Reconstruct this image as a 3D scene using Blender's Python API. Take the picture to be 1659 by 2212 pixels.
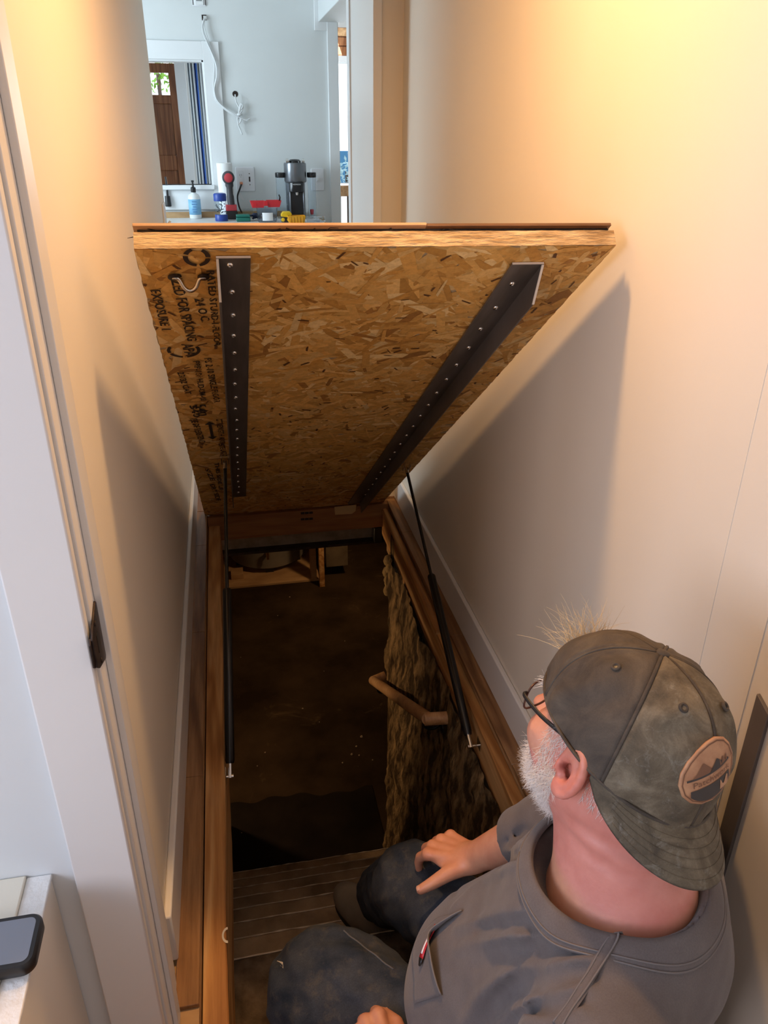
import bpy, bmesh, math, random
import numpy as np
from mathutils import Vector, Matrix

for o in list(bpy.data.objects):
    bpy.data.objects.remove(o)
S = bpy.context.scene
COL = S.collection
random.seed(7)
RNG = np.random.RandomState(11)
V3 = lambda *a: np.array(a, float)

# ------------------------------------------------------------------ camera
IW, IH, FPX = 1659.0, 2212.0, 1670.0
YAW, PITCH, ROLL = (math.radians(a) for a in (11.386, 26.029, 0.382))
CAM = V3(0, 0, 1.55)
_cy, _sy, _cp, _sp = math.cos(YAW), math.sin(YAW), math.cos(PITCH), math.sin(PITCH)
FW = V3(_sy * _cp, _cy * _cp, -_sp)
RT = V3(_cy, -_sy, 0)
UP = np.cross(RT, FW)
RT, UP = RT * math.cos(ROLL) + UP * math.sin(ROLL), UP * math.cos(ROLL) - RT * math.sin(ROLL)
cam = bpy.data.cameras.new('camera')
camo = bpy.data.objects.new('camera', cam)
COL.objects.link(camo)
camo.matrix_world = Matrix([[RT[0], UP[0], -FW[0], CAM[0]], [RT[1], UP[1], -FW[1], CAM[1]],
                            [RT[2], UP[2], -FW[2], CAM[2]], [0, 0, 0, 1]])
cam.sensor_fit = 'HORIZONTAL'
cam.sensor_width = 36.0
cam.lens = FPX / IW * 36.0
cam.clip_start = 0.05
S.camera = camo

# ------------------------------------------------------------------ world, lights, exposure
S.view_settings.view_transform = 'Standard'
S.view_settings.look = 'None'
S.view_settings.gamma = 1.0
S.view_settings.use_curve_mapping = False
S.view_settings.exposure = 0.15
w = bpy.data.worlds.new('sky'); S.world = w; w.use_nodes = True
wn = w.node_tree.nodes; wl = w.node_tree.links
bgn = wn['Background']
bgn.inputs['Color'].default_value = (0.80, 0.91, 1.0, 1)
bgn.inputs['Strength'].default_value = 2.6

def area(name, loc, target, size, power, color, size_y=None, shape='SQUARE', spread=180):
    l = bpy.data.lights.new(name, 'AREA'); l.energy = power; l.color = color
    l.shape = 'RECTANGLE' if size_y else shape
    l.size = size
    if size_y: l.size_y = size_y
    l.spread = math.radians(spread)
    o = bpy.data.objects.new(name, l); COL.objects.link(o)
    o.location = loc
    d = Vector(target) - Vector(loc)
    o.rotation_euler = d.to_track_quat('-Z', 'Y').to_euler()
    return o
WARM = (1.0, 0.55, 0.215)
area('hall_downlight', (.24, 1.42, 2.425), (.24, 1.42, 0), .13, 16.5, WARM, shape='DISK', spread=155)
area('near_room_back_window', (-2.15, -1.05, 1.68), (.72, 1.2, .9), .75, 27, (.96, .88, .95), size_y=1.0)
area('kitchen_window_light', (-2.3, 5.6, 1.7), (1.0, 5.9, 1.1), 1.2, 72, (.72, .88, 1.0), size_y=1.3)
area('near_room_window_light', (-2.3, .05, 1.6), (.0, .6, 1.0), 1.0, 20, (.38, .63, 1.0), size_y=1.2)
area('entry_fill', (1.6, 9.0, 1.8), (-.6, 9.0, 1.0), 1.2, 60, (.86, .93, 1.0), size_y=1.5)  # unseen fill light added to brighten the entry
area('cellar_fill', (-.75, 3.3, -.42), (.6, 2.6, -.9), .10, 5.4, (1, .62, .3), shape='DISK')  # unseen fill light added for the stairs and the rough cellar wall
area('cellar_bulb_far', (.95, 4.5, -.22), (.2, 5.6, -1.57), .10, 4.5, (1, .60, .28), shape='DISK')

# ------------------------------------------------------------------ pixel <-> world helpers (on known planes only)
def ray(x, y): return FW + RT * ((x - IW / 2) / FPX) - UP * ((y - IH / 2) / FPX)
def onz(x, y, z): d = ray(x, y); return CAM + d * ((z - CAM[2]) / d[2])
def onx(x, y, X): d = ray(x, y); return CAM + d * ((X - CAM[0]) / d[0])
def ony(x, y, Y): d = ray(x, y); return CAM + d * ((Y - CAM[1]) / d[1])

# ------------------------------------------------------------------ materials
def newmat(name, base=(.8, .8, .8), rough=.5, metal=0.0, **kw):
    m = bpy.data.materials.new(name); m.use_nodes = True
    b = m.node_tree.nodes['Principled BSDF']
    b.inputs['Base Color'].default_value = (*base, 1)
    b.inputs['Roughness'].default_value = rough
    b.inputs['Metallic'].default_value = metal
    for k, v in kw.items():
        b.inputs[k].default_value = v
    return m
class G:
    """small node-graph helper"""
    def __init__(s, m):
        s.m = m; s.n = m.node_tree.nodes; s.l = m.node_tree.links; s.b = s.n['Principled BSDF']
    def add(s, t, **kw):
        n = s.n.new(t)
        for k, v in kw.items(): setattr(n, k, v)
        return n
    def link(s, a, b): s.l.new(a, b)
    def coords(s, scale=(1, 1, 1), rot=(0, 0, 0), kind='Object'):
        tc = s.add('ShaderNodeTexCoord'); mp = s.add('ShaderNodeMapping')
        mp.inputs['Scale'].default_value = scale; mp.inputs['Rotation'].default_value = rot
        s.link(tc.outputs[kind], mp.inputs['Vector']); return mp.outputs['Vector']
    def noise(s, vec, scale, detail=4, rough=.55, dist=0):
        n = s.add('ShaderNodeTexNoise'); n.inputs['Scale'].default_value = scale
        n.inputs['Detail'].default_value = detail; n.inputs['Roughness'].default_value = rough
        n.inputs['Distortion'].default_value = dist
        s.link(vec, n.inputs['Vector']); return n.outputs['Fac']
    def ramp(s, fac, stops):
        r = s.add('ShaderNodeValToRGB'); e = r.color_ramp.elements
        while len(e) > 1: e.remove(e[-1])
        e[0].position = stops[0][0]; e[0].color = (*stops[0][1], 1)
        for p, c in stops[1:]:
            x = e.new(p); x.color = (*c, 1)
        s.link(fac, r.inputs['Fac']); return r.outputs['Color']
    def mix(s, fac, a, b, mode='MIX'):
        x = s.add('ShaderNodeMix', data_type='RGBA', blend_type=mode)
        if isinstance(fac, (int, float)): x.inputs[0].default_value = fac
        else: s.link(fac, x.inputs[0])
        for i, v in ((6, a), (7, b)):
            if isinstance(v, tuple): x.inputs[i].default_value = (*v, 1)
            else: s.link(v, x.inputs[i])
        return x.outputs[2]
    def bump(s, h, strength=.3, dist=.01):
        b = s.add('ShaderNodeBump'); b.inputs['Strength'].default_value = strength
        b.inputs['Distance'].default_value = dist
        s.link(h, b.inputs['Height']); s.link(b.outputs['Normal'], s.b.inputs['Normal'])
    def base(s, c): s.link(c, s.b.inputs['Base Color'])
def mottled(name, c1, c2, scale=8, rough=.6, bump=.1, bscale=None, stretch=(1, 1, 1), bdist=.004, detail=5, lo=.35, hi=.65, spec=.5, **kw):
    m = newmat(name, c1, rough, **kw); m.node_tree.nodes['Principled BSDF'].inputs['Specular IOR Level'].default_value = spec; g = G(m); v = g.coords(stretch)
    f = g.noise(v, scale, detail); g.base(g.ramp(f, [(lo, c1), (hi, c2)]))
    if bump: g.bump(g.noise(v, bscale or scale * 3, 6), bump, bdist)
    return m
def wood(name, c1, c2, c3, axis=1, scale=1.0, rough=.5, rings=9, seed=0):
    """grain running along the given axis"""
    m = newmat(name, c2, rough); g = G(m)
    st = [22 * scale] * 3; st[axis] = 1.3 * scale
    v = g.coords(tuple(st)); v2 = g.coords(tuple([6 * scale if i != axis else .55 * scale for i in range(3)]))
    n1 = g.noise(v2, 1.0, 3, .5, .6)
    wv = g.add('ShaderNodeMath', operation='MULTIPLY'); g.link(n1, wv.inputs[0]); wv.inputs[1].default_value = rings * 6.283
    sn = g.add('ShaderNodeMath', operation='SINE'); g.link(wv.outputs[0], sn.inputs[0])
    mm = g.add('ShaderNodeMath', operation='MULTIPLY_ADD'); g.link(sn.outputs[0], mm.inputs[0])
    mm.inputs[1].default_value = .5; mm.inputs[2].default_value = .5
    n2 = g.noise(v, 3.0, 5, .65)
    a = g.ramp(mm.outputs[0], [(0.0, c1), (.55, c2), (1, c3)])
    b = g.ramp(n2, [(.3, tuple(x * .62 for x in c1)), (.7, (1, 1, 1))])
    g.base(g.mix(.55, a, b, 'MULTIPLY'))
    g.bump(n2, .18, .002)
    return m
M = {}
def paint(name, c, rough=.55, bump=.05):
    m = newmat(name, c, rough); g = G(m); v = g.coords()
    f = g.noise(v, 2.2, 3); g.base(g.ramp(f, [(.3, tuple(x * .97 for x in c)), (.7, c)]))
    g.bump(g.noise(v, 260, 3), bump, .0006)
    return m
M['wall'] = paint('wall_paint', (.81, .745, .635), .6, .12)
M['kwall'] = paint('kitchen_wall_paint', (.74, .77, .77), .6)
M['trim'] = paint('trim_paint', (.80, .785, .76), .35, .03)
M['kwhite'] = paint('kitchen_trim_paint', (.83, .85, .86), .35, .03)
M['ceil'] = paint('ceiling_paint', (.86, .85, .83), .8)
M['oak'] = wood('oak_floor', (.25, .12, .045), (.36, .185, .075), (.45, .25, .11), 1, 1.2, .42, 7)
M['oakd'] = wood('oak_dark', (.12, .055, .022), (.17, .08, .034), (.22, .11, .05), 0, 1.2, .42, 7)
M['oakx'] = wood('oak_edge', (.36, .20, .10), (.50, .30, .17), (.60, .40, .25), 0, 1.3, .5, 6)
M['pine'] = wood('pine_framing', (.48, .225, .07), (.70, .38, .135), (.80, .50, .22), 1, .8, .6, 8)
M['pinex'] = wood('pine_header', (.34, .14, .04), (.42, .18, .055), (.50, .24, .08), 0, .8, .6, 6)
M['fir'] = wood('fir_door', (.26, .095, .035), (.36, .14, .055), (.44, .19, .08), 2, .8, .35, 8)
M['beech'] = wood('beech_rail', (.60, .35, .17), (.70, .43, .22), (.78, .50, .27), 1, .8, .4, 5)
M['ply'] = mottled('plywood', (.38, .22, .10), (.52, .33, .16), 5, .7, .15, stretch=(1, 3, 3))
M['osb_core'] = mottled('osb_edge', (.32, .21, .10), (.62, .47, .29), 18, .8, .9, 40, (1, 6, 6), .006)
M['underlay'] = mottled('underlay_felt', (.010, .008, .007), (.065, .052, .042), 30, .8, .8, 60, (1, 4, 4), .006, lo=.5, hi=.75)
M['concrete'] = mottled('step_concrete', (.20, .138, .082), (.42, .305, .19), 7, .85, .7, 30, bdist=.012, spec=.2)
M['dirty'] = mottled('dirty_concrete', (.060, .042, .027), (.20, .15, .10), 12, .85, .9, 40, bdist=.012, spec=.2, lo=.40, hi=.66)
M['rock'] = mottled('cellar_wall_parging', (.07, .045, .023), (.46, .31, .155), 22, .8, 1.0, 48, (1, 1, .35), .02, lo=.42, hi=.68, spec=.15)
M['dirt'] = mottled('cellar_floor', (.020, .0115, .0055), (.052, .031, .0155), 3, .8, .4, 25, bdist=.01, spec=.08)
g = G(M['dirt']); v = g.coords((1, 1, 1))
g.base(g.mix(g.ramp(g.noise(v, 3.2, 6, .7, 1.2), [(.60, (0, 0, 0)), (.76, (.55, .55, .55))]), g.ramp(g.noise(v, 3, 5), [(.35, (.026, .0155, .0075)), (.65, (.064, .040, .021))]), (.20, .135, .07)))
M['sheet'] = mottled('black_membrane', (.010, .007, .005), (.022, .015, .010), 5, .7, .3, 20, spec=.1)
M['steel'] = mottled('dark_steel_bar', (.13, .112, .10), (.19, .165, .15), 6, .36, .05, 120, (8, 1, 1), metal=.45)
M['chrome'] = newmat('zinc_screw', (.75, .74, .72), .22, 1.0)
M['pull'] = newmat('nickel_pull', (.62, .56, .48), .2, 1.0)
M['black'] = newmat('black_plastic', (.012, .012, .013), .38)
M['strutblk'] = newmat('black_strut', (.012, .012, .013), .22, .2)
M['iron'] = mottled('oil_rubbed_bronze', (.035, .025, .022), (.06, .045, .04), 30, .42, .3, metal=.6)
M['ink'] = newmat('stamp_ink', (.028, .014, .008), .8)
def glassm(name, c=(1, 1, 1), rough=.03, ior=1.3, alpha=None):
    m = newmat(name, c, rough); b = m.node_tree.nodes['Principled BSDF']
    b.inputs['Transmission Weight'].default_value = 1.0; b.inputs['IOR'].default_value = ior
    return m
def flat(name, c, rough=.45, metal=0): return newmat(name, c, rough, metal)

# ------------------------------------------------------------------ mesh helpers
WM = {}
def wmat(o):
    return WM.get(o.name, Matrix.Identity(4)) if o else Matrix.Identity(4)
def setp(o, label=None, cat=None, group=None, kind=None):
    if label: o['label'] = label
    if cat: o['category'] = cat
    if group: o['group'] = group
    if kind: o['kind'] = kind
    return o
def thing(name, loc, label, cat, group=None, mat4=None, parent=None):
    o = bpy.data.objects.new(name, None); COL.objects.link(o)
    o.empty_display_size = .05
    Mx = mat4 if mat4 is not None else Matrix.Translation(Vector(loc))
    if parent:
        o.parent = parent; o.matrix_local = wmat(parent).inverted() @ Mx
    else:
        o.matrix_world = Mx
    WM[o.name] = Mx
    return setp(o, label, cat, group)
def mk(name, vs, fs, mat, parent=None, smooth=False, local=False, bevel=0, segs=2, kind=None, label=None, cols=None, sharp=None):
    """vs in world coordinates (or in the parent's frame if local)"""
    vs = np.asarray(vs, float).reshape(-1, 3)
    if parent and not local:
        Mi = np.array(wmat(parent).inverted()); vs = vs @ Mi[:3, :3].T + Mi[:3, 3]
    me = bpy.data.meshes.new(name)
    me.from_pydata(vs.tolist(), [], [list(map(int, f)) for f in fs])
    me.update()
    if smooth: me.shade_smooth()
    if sharp: me.set_sharp_from_angle(angle=math.radians(sharp))
    for x in (mat if isinstance(mat, (list, tuple)) else [mat]): me.materials.append(x)
    if cols is not None:
        a = me.color_attributes.new('Col', 'FLOAT_COLOR', 'POINT')
        c = np.ones((len(vs), 4)); c[:, :3] = cols; a.data.foreach_set('color', c.ravel())
    o = bpy.data.objects.new(name, me); COL.objects.link(o)
    if parent:
        o.parent = parent; WM[o.name] = wmat(parent)
    if bevel:
        b = o.modifiers.new('bevel', 'BEVEL'); b.width = bevel; b.segments = segs; b.limit_method = 'ANGLE'
        if not smooth: me.shade_smooth(); me.set_sharp_from_angle(angle=math.radians(40))
    if kind: o['kind'] = kind
    if label: o['label'] = label
    return o
class MB:
    def __init__(s): s.v = []; s.f = []
    def add(s, vs, fs):
        n = len(s.v); s.v += [tuple(map(float, p)) for p in vs]; s.f += [[i + n for i in f] for f in fs]; return s
    def box(s, a, b):
        x0, y0, z0 = np.minimum(a, b); x1, y1, z1 = np.maximum(a, b)
        return s.hexa([(x0, y0, z0), (x1, y0, z0), (x1, y1, z0), (x0, y1, z0), (x0, y0, z1), (x1, y0, z1), (x1, y1, z1), (x0, y1, z1)])
    def hexa(s, p): return s.add(p, [(3, 2, 1, 0), (4, 5, 6, 7), (0, 1, 5, 4), (1, 2, 6, 5), (2, 3, 7, 6), (3, 0, 4, 7)])
    def tube(s, pts, r, n=10, cap=True, flat_=1.0):
        pts = [np.array(p, float) for p in pts]; rs = r if hasattr(r, '__len__') else [r] * len(pts)
        base = len(s.v); prev = None; N = len(pts)
        for i, p in enumerate(pts):
            t = pts[min(i + 1, N - 1)] - pts[max(i - 1, 0)]; t = t / (np.linalg.norm(t) + 1e-12)
            if prev is None:
                a = np.cross(t, (0, 0, 1)); 
                if np.linalg.norm(a) < .1: a = np.cross(t, (1, 0, 0))
            else: a = prev - t * (prev @ t)
            a /= np.linalg.norm(a); prev = a; b = np.cross(t, a)
            for k in range(n):
                q = 2 * math.pi * k / n
                s.v.append(tuple(p + rs[i] * (a * math.cos(q) + flat_ * b * math.sin(q))))
        for i in range(N - 1):
            for k in range(n):
                k2 = (k + 1) % n
                s.f.append([base + i * n + k, base + i * n + k2, base + (i + 1) * n + k2, base + (i + 1) * n + k])
        if cap:
            s.f.append([base + k for k in range(n)][::-1]); s.f.append([base + (N - 1) * n + k for k in range(n)])
        return s
    def cyl(s, a, b, r, n=20, r2=None): return s.tube([a, b], [r, r if r2 is None else r2], n)
    def lathe(s, prof, c=(0, 0, 0), n=28, ax=None):
        """prof = [(r,z)], around +Z at c (or along axis ax)"""
        c = np.array(c, float)
        if ax is None: e1, e2, e3 = V3(1, 0, 0), V3(0, 1, 0), V3(0, 0, 1)
        else:
            e3 = np.array(ax, float) / np.linalg.norm(ax)
            e1 = np.cross(e3, (0, 0, 1)) if abs(e3[2]) < .9 else np.cross(e3, (0, 1, 0)); e1 /= np.linalg.norm(e1); e2 = np.cross(e3, e1)
        base = len(s.v)
        for r, z in prof:
            for k in range(n):
                q = 2 * math.pi * k / n
                s.v.append(tuple(c + e1 * r * math.cos(q) + e2 * r * math.sin(q) + e3 * z))
        for i in range(len(prof) - 1):
            for k in range(n):
                k2 = (k + 1) % n
                s.f.append([base + i * n + k, base + i * n + k2, base + (i + 1) * n + k2, base + (i + 1) * n + k])
        s.f.append([base + k for k in range(n)][::-1]); s.f.append([base + (len(prof) - 1) * n + k for k in range(n)])
        return s
    def prism(s, poly, d):
        """poly: 3-D outline, extruded by vector d"""
        n = len(poly); p = [np.array(q, float) for q in poly]; d = np.array(d, float)
        return s.add(p + [q + d for q in p], [list(range(n))[::-1], list(range(n, 2 * n))] + [[i, (i + 1) % n, n + (i + 1) % n, n + i] for i in range(n)])
    def build(s, name, mat, parent=None, **kw): return mk(name, s.v, s.f, mat, parent, **kw)
def box(name, a, b, mat, parent=None, bevel=.002, **kw): return MB().box(a, b).build(name, mat, parent, bevel=bevel, **kw)
def rrect(w, h, r, n=5):
    pts = []
    for cx, cy, a0 in ((w / 2 - r, h / 2 - r, 0), (-w / 2 + r, h / 2 - r, 90), (-w / 2 + r, -h / 2 + r, 180), (w / 2 - r, -h / 2 + r, 270)):
        for k in range(n + 1):
            q = math.radians(a0 + 90 * k / n); pts.append((cx + r * math.cos(q), cy + r * math.sin(q)))
    return pts
def catmull(P, n=8):
    P = [np.array(p, float) for p in P]; P = [2 * P[0] - P[1]] + P + [2 * P[-1] - P[-2]]; out = []
    for i in range(1, len(P) - 2):
        for k in range(n):
            t = k / n; a, b, c, d = P[i - 1], P[i], P[i + 1], P[i + 2]
            out.append(.5 * ((2 * b) + (c - a) * t + (2 * a - 5 * b + 4 * c - d) * t * t + (3 * b - a - 3 * c + d) * t ** 3))
    out.append(P[-2]); return out
def copy_part(o, parent, loc=None):
    c = o.copy(); COL.objects.link(c); c.parent = parent
    if loc is not None: c.location = loc
    return c
def text_mesh(txt, size, sx=1.0, bold=0.0):
    """flat letters -> (verts Nx2, faces); baseline at 0, starts at x=0"""
    cu = bpy.data.curves.new('t', 'FONT'); cu.body = txt; cu.size = size; cu.resolution_u = 2; cu.offset = bold
    o = bpy.data.objects.new('t', cu); COL.objects.link(o)
    dg = bpy.context.evaluated_depsgraph_get(); me = o.evaluated_get(dg).to_mesh()
    vs = np.array([v.co[:2] for v in me.vertices]).reshape(-1, 2); fs = [list(p.vertices) for p in me.polygons]
    o.evaluated_get(dg).to_mesh_clear(); bpy.data.objects.remove(o); bpy.data.curves.remove(cu)
    vs[:, 0] *= sx
    return vs, fs
# ================================================================== the setting
def struct(name, mb, mat, **kw): return mb.build(name, mat, kind='structure', **kw)
XL, XR = -.225, .722           # hall wall faces
YH = 3.225                     # hinge line of the hatch
YO = .875                      # near end of the hatch opening
YK = 7.05                      # kitchen back wall
# hall walls
struct('wall_left', MB().box((XL - .115, 1.05, 0), (XL, 3.6, 2.44)), M['wall'])
struct('wall_right', MB().box((XR, -2.2, 0), (XR + .11, 3.275, 2.44)), M['wall'])
struct('ceiling', MB().box((XL, .95, 2.44), (XR, 3.6, 2.5)), M['ceil'])
# end return on the right with painted jamb and casing
xr0, xr1, xr2 = ony(757, 300, 3.275)[0], ony(805, 300, 3.275)[0], ony(821, 300, 3.275)[0]
struct('wall_end', MB().box((xr2, 3.275, 0), (XR + .11, 3.395, 2.5)), M['wall'])
struct('trim_1', MB().box((xr1, 3.262, 0), (xr2 + .004, 3.395, 2.5)), M['trim'], bevel=.002)
struct('trim_2', MB().box((xr1 + .001, 3.395, 0), (xr1 + .1, 3.82, 2.5)), M['trim'], bevel=.003)
struct('trim_15', MB().box((xr1 - .006, 3.80, 0), (xr1 + .09, 3.87, 2.5)), M['kwhite'], bevel=.003)
# low relief boards of the door casing that stands on the right wall
struct('trim_3', MB().box((XR - .0008, .92, 0), (XR + .01, 1.018, 2.2)), M['wall'])
struct('trim_4', MB().box((XR - .0014, .80, 0), (XR + .01, .895, 2.2)), M['wall'])
# near doorway: jamb, stop and casing on the left
jx = -.211
YA = .918
struct('trim_5', MB().box((-.296, YA + .002, 0), (jx, 1.052, 2.44)), M['trim'], bevel=.0015)           # jamb lining
struct('trim_6', MB().box((jx, .957, 0), (jx + .010, .990, 2.44)), M['trim'], bevel=.0015)          # door stop
struct('trim_7', MB().box((-.303, YA - .018, 0), (jx - .004, YA, 2.44)), M['trim'], bevel=.003)      # casing towards the near room
struct('trim_8', MB().box((XL, 1.052, 0), (XL + .010, 1.078, 2.44)), M['trim'], bevel=.002)
struct('wall_near', MB().box((-2.5, YA, 0), (jx - .05, 1.05, 2.44)), M['kwall'])
struct('wall_near_left', MB().box((-2.6, -2.2, 0), (-2.5, 1.07, 2.44)), M['kwall'])
struct('wall_behind', MB().box((-2.6, -2.3, 0), (XR + .11, -2.2, 2.44)), M['kwall'])
struct('ceiling_near', MB().box((-2.6, -2.3, 2.44), (XR, .95, 2.5)), M['ceil'])
# baseboards
bl = MB().box((XL, 1.10, 0), (XL + .016, 3.6, .135))
struct('baseboard_left', bl, M['trim'], bevel=.004)
struct('baseboard_right', MB().box((XR - .016, .2, 0), (XR, 3.262, .125)), M['trim'], bevel=.004)
# floors: subfloor slabs and single oak boards
fl = struct('floor', MB().box((-2.8, 3.6, -.09), (XL - .1, 10.4, -.012)).box((XL - .12, .8, -.29), (-.1665, 3.27, -.0125)).box((.673, .8, -.29), (.86, 3.27, -.0125)).box((XL - .1, 3.27, -.09), (3.2, 10.4, -.012)).box((-2.6, -2.3, -.09), (XR, YO - .03, -.012)), M['ply'])
def board(a, b, seed):
    ob = box('floorboard', a, b, M['oak'], fl, bevel=.0012, segs=1); return ob
for a, b in ((1.0, 1.62), (1.62, 2.3), (2.3, 2.94), (2.94, 3.268)):
    board((XL + .012, a + .0006, -.012), (-.166, b - .0006, 0), 0)
for a, b in ((YO - .03, 1.5), (1.5, 2.118), (2.118, 2.9), (2.9, 3.225)):
    board((.664, a + .0006, -.012), (XR - .012, b - .0006, 0), 0)
bw = .0825; k = 0; xx = -1.0
while xx < XR - .02:
    cuts = [-1.2, -.35 + .4 * ((k * 37) % 10) / 10, YO - .03]
    for a, b in zip(cuts[:-1], cuts[1:]):
        board((xx + .0005, a, -.012), (min(xx + bw, XR - .002) - .0005, b - .0008, 0), 0)
    xx += bw; k += 1
xx = XL
while xx < 1.2:
    board((xx + .0005, 3.272, -.012), (xx + bw - .0005, 7.0, 0), 0); xx += bw
# ------------------------------------------------------------------ kitchen and rooms beyond
def rect_wall(name, mat, x0, x1, z0, z1, y, th, hole):
    hx0, hx1, hz0, hz1 = hole
    m = MB().box((x0, y, z0), (x1, y + th, hz0)).box((x0, y, hz1), (x1, y + th, z1))
    if hx0 > x0: m.box((x0, y, hz0), (hx0, y + th, hz1))
    if hx1 < x1: m.box((hx1, y, hz0), (x1, y + th, hz1))
    return struct(name, m, mat)
pr = ony(436, 130, YK); pb = ony(463, 399, YK)
win = (-1.15, (pr[0] + pb[0]) / 2 , pb[2], pr[2])
xe = ony(711, 300, YK)[0]; xp = ony(733, 300, YK)[0]
rect_wall('wall_back', M['kwall'], -2.7, xe + .01, 0, 2.75, YK, .12, win)
struct('wall_kitchen_left', MB().box((-2.8, 3.6, 0), (-2.7, 10.4, 2.75)), M['kwall'])
struct('wall_kitchen_front', MB().box((-2.8, 3.6, 0), (XL - .02, 3.7, 2.75)), M['kwall'])
struct('wall_kitchen_right', MB().box((3.1, 3.3, 0), (3.2, 10.4, 2.75)), M['kwall'])
struct('wall_dining_front', MB().box((XR + .1, 3.29, 0), (3.2, 3.39, 2.75)), M['kwall'])
struct('ceiling_kitchen', MB().box((-2.8, 3.3, 2.75), (3.2, 10.5, 2.82)), M['ceil'])
struct('wall_hall_header', MB().box((XL - .2, 3.6, 2.44), (1.0, 3.7, 2.75)), M['kwall'])
# end post and beam
struct('trim_9', MB().box((xe, YK - .025, 0), (xp, YK + .16, 2.6)), M['kwhite'], bevel=.004)
pbm = ony(687, 48, YK)
struct('trim_10', MB().box((pbm[0], 3.7, pbm[2]), (pbm[0] + .20, YK - .02, 2.75)), M['kwall'], bevel=.004)
q0 = ony(679, 66, YK)
struct('trim_11', MB().box((q0[0], YK - .02, q0[2]), (xe + .03, YK, 2.75)), M['kwhite'], bevel=.003)
# interior window: casing boards, sill
w1 = struct('window_1', MB().box((win[0] - .09, YK - .02, win[3]), (win[1] + .001, YK + .0, win[3] + .125)), M['kwhite'], bevel=.003)
box('casing', (win[1], YK - .021, win[2] - .19), (win[1] + .128, YK, win[3] + .125), M['kwhite'], w1, bevel=.003)
box('sill', (win[0] - .09, YK - .05, win[2] - .035), (win[1] + .01, YK + .12, win[2]), M['kwhite'], w1, bevel=.004)
box('apron', (win[0] - .09, YK - .018, win[2] - .19), (win[1], YK, win[2] - .036), M['kwhite'], w1, bevel=.003)
MB().box((win[1] - .012, YK, win[2]), (win[1], YK + .12, win[3])).box((win[0], YK, win[3] - .012), (win[1], YK + .12, win[3])).build('jamb', M['kwhite'], w1)
# front door far behind the interior window
YD = 8.75
dr = ony(380, 137, YD); dh = dr[2]
d1 = struct('door_1', MB().box((dr[0] - .92, YD, 0.02), (dr[0], YD + .02, .0201)), M['fir'])
def slab(a, b, y0=YD, y1=YD + .04, m=M['fir'], n='door_rail'): return box(n, (a[0], y0, a[1]), (b[0], y1, b[1]), m, d1, bevel=.004)
gx1, gz1 = ony(363, 158, YD)[0], ony(340, 157, YD)[2]; gz0 = ony(345, 205, YD)[2]
px1, pz1, pz0 = ony(366, 225, YD)[0], ony(350, 224, YD)[2], ony(360, 336, YD)[2]
p2z1 = ony(365, 368, YD)[2]
xl = dr[0] - .92
slab((gx1, 0.02), (dr[0], dh), n='door_stile')
slab((xl, 0.02), (xl + .14, dh), n='door_stile')
slab((xl + .14, gz1), (gx1, dh)); slab((xl + .14, pz1), (gx1, gz0)); slab((xl + .14, p2z1), (gx1, pz0)); slab((xl + .14, .02), (gx1, .25))
for zz in ((pz0, pz1), (.25, p2z1)):
    mid = (xl + .14 + gx1) / 2
    slab((mid - .05, zz[0]), (mid + .05, zz[1]), n='door_mullion')
    for x0, x1 in ((xl + .14, mid - .05), (mid + .05, gx1)):
        box('door_panel', (x0, YD + .014, zz[0]), (x1, YD + .028, zz[1]), M['fir'], d1, bevel=.002)
M['pane'] = glassm('window_glass', (1, 1, 1), .0, 1.02)
box('door_pane', (xl + .14, YD + .018, gz0), (gx1, YD + .022, gz1), M['pane'], d1, bevel=0)
for yy in (182, 326):
    hp = ony(384 if yy < 250 else 394, yy, YD)
    box('hinge', (dr[0] - .006, YD - .012, hp[2] - .055), (dr[0] + .014, YD - .001, hp[2] + .055), M['kwhite'], d1, bevel=.003)
struct('wall_entry', MB().box((dr[0] + .0, YD + .02, 0), (1.08, YD + .12, 2.75)).box((1.03, YD + .12, 0), (1.08, 9.9, 2.75)).box((xl - 1.4, YD + .02, 0), (xl - .02, YD + .12, 2.75)).box((xl - .02, YD + .02, dh + .01), (dr[0] + .0, YD + .12, 2.75)), M['kwall'])
struct('trim_12', MB().box((dr[0] + .003, YD - .005, 0), (dr[0] + .075, YD + .02, dh + .08)).box((xl - .08, YD - .005, dh + .01), (dr[0] + .003, YD + .02, dh + .08)), M['kwhite'], bevel=.003)
# dining window wall
YW = 9.9
a = ony(728, 135, YW); b = ony(770, 396, YW)
dw = (a[0] - .12, b[0] + 1.0, b[2], a[2])
rect_wall('wall_dining_far', M['kwall'], 1.03, 3.2, 0, 2.75, YW, .12, dw)
w2 = struct('window_2', MB().box((dw[0] - .08, YW - .02, dw[3]), (dw[1] + .08, YW, dw[3] + .07)), M['kwhite'], bevel=.003)
box('sill', (dw[0] - .08, YW - .09, dw[2] - .05), (dw[1] + .08, YW + .1, dw[2]), M['kwhite'], w2)
for xx in (dw[0], a[0] + .42, dw[1] - .04): box('mullion', (xx, YW + .03, dw[2]), (xx + .04, YW + .07, dw[3]), M['kwhite'], w2)
box('pane', (dw[0], YW + .048, dw[2]), (dw[1], YW + .052, dw[3]), M['pane'], w2, bevel=0)
z1 = ony(745, 60, YW - .4)[2]; z0 = ony(745, 121, YW - .4)[2]
vb = struct('trim_13', MB().box((a[0] - .5, YW - .42, z0), (3.0, YW - .405, z1)), M['fir'])
for k in range(3):
    h = (z1 - z0) / 3
    box('plank', (a[0] - .5, YW - .45 + .006 * k, z0 + h * k + .006), (3.0, YW - .42, z0 + h * (k + 1) - .006), M['beech'] if k == 2 else M['fir'], vb, bevel=.004)

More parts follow.
